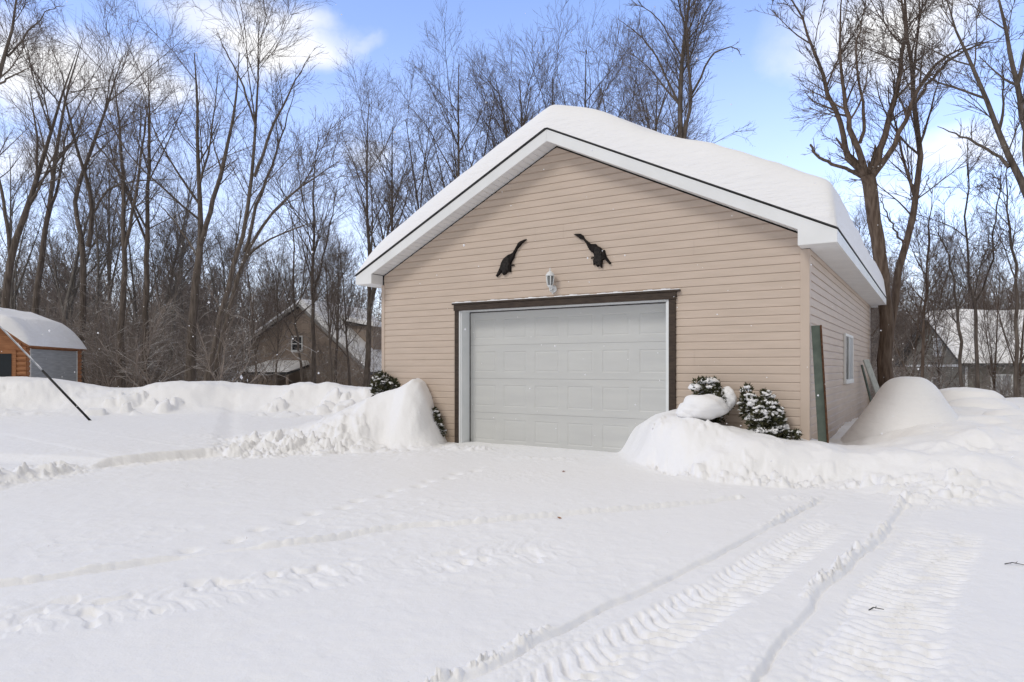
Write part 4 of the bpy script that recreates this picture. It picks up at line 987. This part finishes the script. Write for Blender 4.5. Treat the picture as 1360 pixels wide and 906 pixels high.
hero('bare tree whose branches enter at the top left picture corner', -38, 19,
     [([(-40, 510, 0), (-38, 400, 0), (-32, 300, 0), (-20, 180, 0), (-14, 120, 0), (5, 90, 0), (18, 45, 0), (28, -40, 0)], [.24, .22, .19, .15, .12, .09, .06, .03]),
      ([(-20, 130, 0), (0, 110, -.3), (26, 96, -.5), (45, 85, -.7)], [.06, .05, .03, .012]),
      ([(10, 75, 0), (35, 45, .3), (60, 15, .5), (80, 8, .6)], [.05, .04, .025, .012])], 19, limbs=6, first=.6, lv=(5, 4, 3), limblen=.2)
hero('thin bare tree standing in front of the brown house, right of its window', 417, 33,
     [([(416, 510, 0), (417, 430, 0), (414, 380, 0), (418, 320, 0), (414, 250, 0), (424, 180, 0)], [.17, .15, .13, .1, .06, .012]),
      ([(415, 400, 0), (428, 350, .2), (440, 290, .4), (452, 230, .6)], [.10, .08, .05, .012])], 20, limbs=12, first=.2, lv=(5, 4, 3))
hero('slim dark bare tree crossing the brown house window with a bent stem', 397, 31,
     [([(402, 510, 0), (398, 470, 0), (393, 430, 0), (388, 380, 0), (392, 320, 0), (382, 250, 0)], [.10, .09, .08, .07, .05, .012])], 21, limbs=10, first=.25, lv=(5, 4, 3))
# behind the garage
hero('tall bare tree rising from behind the garage roof out of the picture top', 903, 25,
     [([(900, 400, 0), (900, 300, 0), (902, 170, 0), (906, 90, 0), (912, 20, 0), (920, -60, 0)], [.26, .22, .17, .13, .09, .03]),
      ([(902, 215, 0), (914, 160, -.1), (918, 110, -.2), (913, 40, -.3), (905, -20, -.4)], [.13, .11, .09, .06, .02]),
      ([(902, 140, 0), (875, 80, .3), (850, 45, .5), (820, 25, .7)], [.08, .06, .04, .012]),
      ([(916, 130, 0), (945, 70, -.3), (975, 60, -.4), (985, 75, -.5)], [.08, .055, .03, .012]),
      ([(908, 80, 0), (880, 30, .3), (855, 8, .4), (835, 5, .5)], [.06, .04, .025, .012])], 22, limbs=13, first=.5, lv=(6, 4, 3), limblen=.32)
# big pair beside the garage at the right
hero('big many-limbed bare tree with sawn limbs standing right behind the garage eave', 1172, 17.5,
     [([(1176, 520, 0), (1178, 450, 0), (1176, 390, 0), (1166, 320, 0), (1158, 262, 0), (1152, 232, 0)], [.32, .29, .28, .28, .29, .30]),
      ([(1152, 235, 0), (1130, 215, 0), (1118, 195, 0), (1118, 165, 0), (1105, 140, .2), (1092, 100, .3), (1078, 50, .3), (1060, 15, .3), (1038, -20, .3)], [.17, .14, .12, .11, .10, .08, .06, .04, .02]),
      ([(1150, 232, 0), (1138, 195, -.2), (1127, 165, -.3), (1122, 140, -.3), (1117, 90, -.4), (1112, 40, -.4), (1120, -20, -.4)], [.15, .13, .11, .09, .06, .04, .02]),
      ([(1152, 236, 0), (1130, 226, .1), (1100, 216, .2), (1084, 208, .3), (1076, 192, .3)], [.10, .08, .07, .06, .05]),
      ([(1155, 238, 0), (1165, 215, 0), (1174, 175, 0), (1188, 140, .2), (1198, 80, .3), (1205, 20, .3), (1200, -40, .3)], [.18, .15, .13, .12, .09, .06, .03]),
      ([(1160, 232, 0), (1180, 205, -.3), (1200, 175, -.5), (1212, 130, -.5), (1240, 85, -.6), (1270, 65, -.6), (1305, 55, -.6)], [.14, .12, .10, .09, .06, .04, .015]),
      ([(1142, 190, -.2), (1150, 165, -.4), (1140, 110, -.5), (1135, 60, -.6), (1150, 10, -.6)], [.08, .07, .05, .04, .015])], 23, bark='bark_red', limbs=11, first=.9, lv=(5, 4, 3), limblen=.40, wig=.085)
hero('bare tree with a curving trunk bowing right beside the many-limbed tree', 1186, 18.2,
     [([(1170, 530, 0), (1178, 470, 0), (1186, 400, 0), (1194, 350, 0), (1212, 290, 0), (1224, 240, 0), (1222, 180, 0), (1214, 138, 0), (1208, 60, .2), (1196, -10, .3)], [.21, .19, .18, .16, .14, .13, .12, .11, .08, .04]),
      ([(1214, 138, 0), (1232, 110, -.3), (1255, 85, -.5), (1290, 62, -.8), (1330, 50, -1)], [.08, .07, .06, .04, .012]),
      ([(1200, 325, 0), (1180, 290, .3), (1165, 255, .5)], [.05, .035, .012])], 24, bark='bark_red', limbs=11, first=.45, lv=(5, 4, 3), limblen=.34)
hero('heavy bare tree at the right edge whose limbs arch in over the snow heaps', 1385, 16,
     [([(1400, 540, 0), (1395, 430, 0), (1385, 320, 0), (1368, 255, 0), (1340, 220, 0), (1322, 160, 0), (1300, 110, .2), (1285, 70, .3), (1262, 20, .4), (1250, -20, .4)], [.26, .24, .22, .16, .12, .10, .08, .06, .03, .015]),
      ([(1372, 262, 0), (1362, 190, -.3), (1355, 120, -.4), (1338, 50, -.5), (1322, -20, -.5)], [.16, .13, .10, .07, .03]),
      ([(1340, 222, 0), (1310, 195, .4), (1280, 182, .6), (1245, 168, .8)], [.07, .055, .04, .012]),
      ([(1352, 110, -.4), (1366, 50, -.5), (1370, -20, -.6)], [.08, .06, .03])], 25, limbs=10, first=.45, lv=(6, 4, 3), limblen=.32)
hero('slender bare tree with a Y fork in front of the grey house roof', 1296, 20,
     [([(1300, 545, 0), (1297, 480, 0), (1295, 430, 0), (1296, 400, 0), (1285, 370, 0), (1283, 320, 0), (1286, 240, 0), (1284, 180, 0)], [.10, .09, .085, .08, .06, .05, .035, .01]),
      ([(1296, 400, 0), (1312, 372, -.2), (1320, 320, -.3), (1326, 260, -.4), (1332, 210, -.4)], [.06, .05, .04, .03, .01])], 26, limbs=8, first=.4, lv=(5, 4, 3), limblen=.3)
hero('thin reddish bare tree right of the curving trunk, before the grey gable', 1228, 21,
     [([(1226, 540, 0), (1226, 470, 0), (1230, 400, 0), (1232, 330, 0), (1238, 250, 0)], [.085, .08, .07, .05, .012])], 27, bark='bark_red', limbs=10, first=.25, lv=(5, 4, 3), limblen=.28)
hero('twin thin dark bare tree leaning against the sky near the right edge', 1345, 19,
     [([(1352, 545, 0), (1350, 460, 0), (1350, 400, 0), (1348, 330, 0), (1335, 270, 0), (1338, 210, 0)], [.10, .09, .08, .06, .04, .012]),
      ([(1278, 545, .5), (1276, 470, .5), (1272, 400, .5), (1262, 340, .5), (1240, 300, .5)], [.085, .08, .06, .04, .012])], 28, limbs=9, first=.3, lv=(5, 4, 3), limblen=.3)

# individual trees in rows further back: five unique trees, copied
PROTO = [tree_arrays(100+i, h, r*.78, None, limbs=l, first=f, spread=sp+6, lv=(6, 4, 3), limblen=ll, wig=.075)
         for i, (h, r, l, f, sp, ll) in enumerate([(15, .22, 12, .33, 30, .42), (13.5, .19, 11, .28, 34, .42), (16, .24, 13, .38, 28, .38), (12, .15, 10, .25, 30, .40), (14.5, .17, 12, .3, 26, .36), (11, .13, 11, .22, 36, .42)])]
SRC = {}
def row(items, label, group, bark='bark'):
    for (u, d, p, sc) in items:
        o = base_at(u, d)
        if (p, bark) not in SRC: SRC[p, bark] = plant_tree('bare_tree', label, o, PROTO[p], bark, group, random.uniform(0, 6.28), sc)
        else: dup(SRC[p, bark], o, random.uniform(0, 6.28), sc, label, group)
row([(487, 31, 2, .80), (512, 34, 0, .90), (540, 31, 4, .84), (566, 36, 1, 1.06), (598, 33, 0, 1.0), (622, 35, 4, 1.12), (650, 32, 2, .95), (678, 37, 0, 1.2), (705, 34, 4, 1.12), (735, 34, 1, 1.22), (764, 33, 4, 1.08), (792, 35, 0, 1.12), (815, 34, 2, 1.05), (842, 31, 1, 1.12), (866, 30, 0, 1.0), (884, 34, 4, 1.1)],
    'bare tree in the row behind the garage, crown showing over its roof', 'bare trees in the row behind the garage')
row([(962, 40, 3, .80), (992, 42, 5, .9), (1020, 44, 3, .84)],
    'small bare tree whose top just shows above the right roof slope', 'small bare trees above the right roof slope')
row([(22, 36, 0, .86), (78, 35, 2, .82), (96, 41, 1, .95), (132, 34, 4, .86), (147, 40, 0, .92), (182, 37, 3, .95), (212, 41, 2, .84), (226, 35, 1, .88), (240, 40, 4, .92), (298, 38, 2, .76), (336, 57, 3, 1.1), (362, 60, 5, 1.2), (392, 62, 1, 1.15)],
    'bare tree in the second row between the shed and the brown house', 'second row trees left of the drive', 'bark_grey')
row([(440, 29, 3, .55), (464, 34, 5, .72), (446, 40, 0, .62), (366, 29, 5, .55), (340, 28, 3, .45)],
    'young bare tree growing close round the brown house', 'young trees round the brown house')
row([(1105, 27, 3, .72), (1122, 30, 5, .82), (1090, 33, 1, .75), (1140, 35, 4, .75), (1212, 26, 3, .64), (1252, 25, 5, .52), (1318, 24, 3, .48), (1356, 25, 3, .6), (1335, 46, 1, .8), (1285, 48, 0, .8), (1225, 47, 2, .8), (1366, 50, 4, .8)],
    'thin bare tree in the right thicket before and beside the grey house', 'thin trees in the right thicket', 'bark_red')

# the deep wood: too many trunks to tell apart
def scatter_mesh(protos, items, name, m):
    VV, QQ = [], []; n = 0
    for (x, y, z, p, a, s, sz) in items:
        v, q = protos[p]; c, sn = math.cos(a), math.sin(a)
        w = np.stack([x+s*(c*v[:, 0]-sn*v[:, 1]), y+s*(sn*v[:, 0]+c*v[:, 1]), z+sz*v[:, 2]], 1); VV.append(w); QQ.append(q+n); n += len(w)
    return link(name, np_mesh(name, np.vstack(VV), np.vstack(QQ)), m)
rng = np.random.default_rng(77)
FP = []
for i in range(4):
    (tv, tq), (cv, cq) = tree_arrays(300+i, 13, .16, None, limbs=9, first=.25, spread=30, lv=(5, 4, 3), limblen=.4, fine=False, rmin=.014)
    FP.append((np.vstack([tv, cv]), np.vstack([tq, cq+len(tv)])))
items = []
for i in range(470):
    d = rng.uniform(42, 110); u = rng.uniform(-160, 1520)
    if 480 < u < 1080 and d > 70: continue
    if 300 < u < 500 and d < 56: continue
    if u > 1190 and d < 52: continue
    p = at(u, 488, d); s = rng.uniform(.55, 1.0)*(.85 if d < 55 else 1); items.append((p[0], p[1], -.6 if u < 1100 else -1.8, i % 4, rng.uniform(0, 6.3), s, s*rng.uniform(.9, 1.1)))
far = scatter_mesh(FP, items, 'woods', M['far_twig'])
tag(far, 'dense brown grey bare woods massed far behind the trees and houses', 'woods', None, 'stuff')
# undergrowth: brushy stems
BP = []
for i in range(4):
    r_ = np.random.default_rng(400+i); B = 7
    P, Rr = grow(r_, r_.normal(size=(B, 3))*np.array([.3, .3, 0]), np.concatenate([r_.normal(size=(B, 2))*.35, np.ones((B, 1))], 1), r_.uniform(1.6, 4.2, B), r_.uniform(.014, .03, B), 7, .12, .05, .3)
    b, d, l, q = spawn(r_, P, Rr, 9, .15, 1, 42, .42, .5, np.linalg.norm(P[:, -1]-P[:, 0], axis=1), rmin=.009); P2, R2 = grow(r_, b, d, l, q, 4, .15, .03, .5)
    b, d, l, q = spawn(r_, P2, R2, 3, .2, 1, 42, .6, .7, l, rmin=.007); P3, R3 = grow(r_, b, d, l, q, 3, .15, .03, .6)
    vs, qs, n = [], [], 0
    for Pp, Rp, kk in ((P, Rr, 5), (P2, R2, 3), (P3, R3, 3)):
        v, q = tubes(Pp, Rp, kk); vs.append(v); qs.append(q+n); n += len(v)
    BP.append((np.vstack(vs), np.vstack(qs)))
items = []
for i in range(640):
    left = rng.random() < .62
    u = rng.uniform(-120, 500) if left else rng.uniform(1085, 1480)
    d = rng.uniform(24.5, 44) if left else rng.uniform(22, 34)
    deep = i % 3 == 0
    if deep: d = rng.uniform(46, 66)
    if left and d < 30 and u < 120: continue
    if not left and deep and u > 1180: continue
    if left and not deep and u > 300 and (d < 34 or rng.random() < .75): continue
    if not left and not deep and u > 1230 and rng.random() < .65: continue
    p = at(u, 488, d); s = rng.uniform(.55, 1.25)*(2.0 if deep else 1 if left else .8); items.append((p[0], p[1], H(p[0], p[1])-.1, i % 4, rng.uniform(0, 6.3), s, s*rng.uniform(.8, 1.2)))
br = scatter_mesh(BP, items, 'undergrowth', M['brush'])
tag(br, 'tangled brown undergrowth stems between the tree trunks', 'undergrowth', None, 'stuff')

# ------------------------------------------------------------------ little things on the snow
def leaf(label, u, v, s, rz_):
    d = F*HC/(v-UH); p = at(u, v, d); z = H(p[0], p[1])
    mb = MB(); out = [(0, -1), (.35, -.5), (.8, -.45), (.55, 0), (.75, .45), (.3, .4), (0, 1), (-.3, .4), (-.8, .4), (-.5, -.05), (-.7, -.5), (-.3, -.5)]
    n = len(out); vs = [(x*s, y*s, .012+.25*s*abs(x)+.1*s*y*y) for x, y in out]
    mb.add([(0, 0, .01)]+vs, [(0, 1+i, 1+(i+1) % n) for i in range(n)])
    mb.add([(0, 0, .005)]+[(x, y, z_-.004) for x, y, z_ in vs], [(0, 1+(i+1) % n, 1+i) for i in range(n)])
    mb.tube([(0, -s, .012), (.1*s, -1.5*s, .02)], .0018, 5)
    o = mb.build('fallen_leaf', M['leaf'], None); o.location = (p[0], p[1], z); o.rotation_euler = (.15, .2, rz_); tag(o, label, 'leaf')
leaf('orange dry leaf lying on open snow in the middle of the drive', 742, 690, .024, .6)
leaf('small orange dry leaf on the rough snow strip before the garage door', 748, 626, .03, 2.2)
def twig(label, u, v, ln, rz_, z_=0):
    d = F*HC/(v-UH); p = at(u, v, d); z = H(p[0], p[1])
    mb = MB(); mb.tube([(-ln/2, 0, .0), (-ln*.1, .01, .012), (ln/2, -.01, .006)], [.0035, .003, .002], 6); mb.tube([(0, 0, .01), (ln*.2, ln*.25, .016)], [.0025, .0015], 5); mb.tube([(-ln*.2, 0, .008), (-ln*.3, -ln*.16, .012)], [.0025, .0015], 5)
    o = mb.build('twig', M['black'], None, True); o.location = (p[0], p[1], z+.004); o.rotation_euler = (0, 0, rz_); tag(o, label, 'twig')
twig('short dark twig lying in the tread print of the right rut', 1163, 807, .085, .1)
twig('thin bent twig on smooth snow at the right edge of the picture', 1348, 750, .12, -.35)

# falling flakes
rng = np.random.default_rng(9); n = 2400
D = rng.uniform(3.2, 26, n)**1.0; U = rng.uniform(-60, 1420, n); Z = rng.uniform(.15, 9, n)
Xf = (U-680)/F*D; s = rng.uniform(.003, .0085, n)
o8 = np.array([[1, 0, 0], [0, 1, 0], [-1, 0, 0], [0, -1, 0], [0, 0, 1], [0, 0, -1]], float)
fc = np.array([[0, 1, 4], [1, 2, 4], [2, 3, 4], [3, 0, 4], [1, 0, 5], [2, 1, 5], [3, 2, 5], [0, 3, 5]])
V = np.stack([Xf, D, Z], 1)[:, None, :]+o8[None]*s[:, None, None]*rng.uniform(.7, 1.3, (n, 6, 1))
gx_, gy_ = w2g(Xf, D); keep = ~((gx_ < .6) & (gx_ > -W-.6) & (gy_ > -.5))
V = V[keep]; Q = (np.arange(len(V))[:, None, None]*6+fc[None]).reshape(-1, 3)
fl = link('falling_snow', np_mesh('falling_snow', V.reshape(-1, 3), Q), M['flake'], None, True)
tag(fl, 'sparse white snowflakes drifting down in the air before the garage', 'falling snow', None, 'stuff')

# ------------------------------------------------------------------ light, sky, camera
SUN_EL, SUN_AZ = 43, 234        # azimuth: clockwise from +Y (view direction)
sd = bpy.data.lights.new('sun', 'SUN'); sd.energy = 0.72; sd.angle = R(18); sd.color = (1, .965, .92)
so = bpy.data.objects.new('sun', sd); C.objects.link(so); so.location = (0, -10, 30)
so.rotation_euler = (R(90-SUN_EL), 0, R(180-SUN_AZ))
w = bpy.data.worlds.new('World'); bpy.context.scene.world = w; w.use_nodes = True
nt = w.node_tree; bg = nt.nodes['Background']
def WN(t, **kw):
    n = nt.nodes.new(t)
    for k_, v in kw.items():
        if k_ in n.inputs: n.inputs[k_].default_value = v
        else: setattr(n, k_, v)
    return n
sky = WN('ShaderNodeTexSky', sky_type='NISHITA', sun_disc=False, sun_elevation=R(SUN_EL), sun_rotation=R(SUN_AZ), altitude=100, air_density=1.0, dust_density=.6, ozone_density=1.5)
tc = WN('ShaderNodeTexCoord')
nz = WN('ShaderNodeTexNoise', Scale=5.5, Detail=8, Roughness=.58); nt.links.new(tc.outputs['Generated'], nz.inputs['Vector'])
nz2 = WN('ShaderNodeTexNoise', Scale=2.2, Detail=7, Roughness=.55); mp = WN('ShaderNodeMapping'); mp.inputs['Scale'].default_value = (1, 1, 2.4); nt.links.new(tc.outputs['Generated'], mp.inputs[0]); nt.links.new(mp.outputs[0], nz2.inputs['Vector'])
dis = WN('ShaderNodeVectorMath', operation='MULTIPLY_ADD'); sub = WN('ShaderNodeVectorMath', operation='SUBTRACT'); sub.inputs[1].default_value = (.5, .5, .5)
nt.links.new(nz.outputs['Color'], sub.inputs[0]); nt.links.new(sub.outputs[0], dis.inputs[0]); dis.inputs[1].default_value = (.15, .15, .12); nt.links.new(tc.outputs['Generated'], dis.inputs[2])
acc = None
for (u, v, ru, rv, st) in [(345, 45, 105, 34, 1), (395, 60, 60, 24, .9), (360, 5, 55, 22, .8), (40, 100, 110, 55, 1), (170, 110, 70, 34, .9), (215, 125, 50, 26, .8), (470, 55, 30, 11, .35), (1165, 45, 105, 60, 1), (1210, 0, 110, 40, .9), (1280, 190, 80, 34, .75), (1190, 255, 60, 22, .5), (500, 210, 46, 28, .6), (60, 220, 70, 30, .7)]:
    dvec = np.array([(u-680)/F, 1, (UH-v)/F]); ln_ = np.linalg.norm(dvec); c = dvec/ln_
    s1 = WN('ShaderNodeVectorMath', operation='SUBTRACT'); nt.links.new(dis.outputs[0], s1.inputs[0]); s1.inputs[1].default_value = tuple(c)
    s2 = WN('ShaderNodeVectorMath', operation='MULTIPLY'); nt.links.new(s1.outputs[0], s2.inputs[0]); s2.inputs[1].default_value = (F*ln_/ru, F*ln_/ru*.6, F*ln_/rv)
    l2 = WN('ShaderNodeVectorMath', operation='LENGTH'); nt.links.new(s2.outputs[0], l2.inputs[0])
    mr = WN('ShaderNodeMapRange', interpolation_type='SMOOTHSTEP'); mr.inputs[1].default_value = 1.55; mr.inputs[2].default_value = .15; mr.inputs[3].default_value = 0; mr.inputs[4].default_value = st; nt.links.new(l2.outputs['Value'], mr.inputs[0])
    if acc is None: acc = mr.outputs[0]
    else:
        mxm = WN('ShaderNodeMath', operation='MAXIMUM'); nt.links.new(acc, mxm.inputs[0]); nt.links.new(mr.outputs[0], mxm.inputs[1]); acc = mxm.outputs[0]
# general cloud towards the horizon; out-of-view grey behind the camera added to temper the light
sep = WN('ShaderNodeSeparateXYZ'); nt.links.new(tc.outputs['Generated'], sep.inputs[0])
lowr = WN('ShaderNodeMapRange', interpolation_type='SMOOTHSTEP'); lowr.inputs[1].default_value = .48; lowr.inputs[2].default_value = .02; lowr.inputs[3].default_value = 0; lowr.inputs[4].default_value = .5; nt.links.new(sep.outputs['Z'], lowr.inputs[0])
behind = WN('ShaderNodeMapRange', interpolation_type='SMOOTHSTEP'); behind.inputs[1].default_value = .30; behind.inputs[2].default_value = -.2; behind.inputs[3].default_value = 0; behind.inputs[4].default_value = 1; nt.links.new(sep.outputs['Y'], behind.inputs[0])
cl = WN('ShaderNodeMapRange'); cl.inputs[1].default_value = .3; cl.inputs[2].default_value = .65; cl.inputs[3].default_value = .55; cl.inputs[4].default_value = 1.15; nt.links.new(nz2.outputs['Fac'], cl.inputs[0])
m3 = WN('ShaderNodeMath', operation='MULTIPLY', use_clamp=True); nt.links.new(lowr.outputs[0], m3.inputs[0]); nt.links.new(cl.outputs[0], m3.inputs[1])
m4 = WN('ShaderNodeMath', operation='MAXIMUM', use_clamp=True); nt.links.new(acc, m4.inputs[0]); nt.links.new(m3.outputs[0], m4.inputs[1])
grade = WN('ShaderNodeMix', data_type='RGBA', blend_type='MULTIPLY'); grade.inputs['Factor'].default_value = 1; nt.links.new(sky.outputs[0], grade.inputs[6]); grade.inputs[7].default_value = (1.2, 1.12, 1.28, 1)
mix = WN('ShaderNodeMix', data_type='RGBA'); nt.links.new(m4.outputs[0], mix.inputs['Factor']); nt.links.new(grade.outputs[2], mix.inputs[6]); mix.inputs[7].default_value = (4.5, 4.5, 4.55, 1)
zen = WN('ShaderNodeMapRange', interpolation_type='SMOOTHSTEP'); zen.inputs[1].default_value = .52; zen.inputs[2].default_value = .78; nt.links.new(sep.outputs['Z'], zen.inputs[0])  # added grey cover overhead, out of view, to make the light neutral
mz = WN('ShaderNodeMix', data_type='RGBA'); nt.links.new(behind.outputs[0], mz.inputs['Factor']); nt.links.new(mix.outputs[2], mz.inputs[6]); mz.inputs[7].default_value = (1.95, 1.95, 1.95, 1)
my = WN('ShaderNodeMix', data_type='RGBA'); nt.links.new(zen.outputs[0], my.inputs['Factor']); nt.links.new(mz.outputs[2], my.inputs[6]); my.inputs[7].default_value = (2.65, 2.55, 2.42, 1)
nt.links.new(my.outputs[2], bg.inputs['Color']); bg.inputs['Strength'].default_value = .15

cam = bpy.data.cameras.new('camera'); co = bpy.data.objects.new('camera', cam); C.objects.link(co)
co.location = (0, 0, HC); co.rotation_euler = (R(90), 0, 0); cam.sensor_width = 36; cam.lens = F/1360*36
cam.shift_y = (UH-453)/1360; cam.clip_end = 1500; cam.clip_start = .05
sc = bpy.context.scene; sc.camera = co
sc.view_settings.view_transform = 'Standard'; sc.view_settings.look = 'None'; sc.view_settings.exposure = 0.77; sc.view_settings.gamma = 1
sc.cycles.max_bounces = 6; sc.cycles.diffuse_bounces = 4; sc.cycles.use_denoising = True
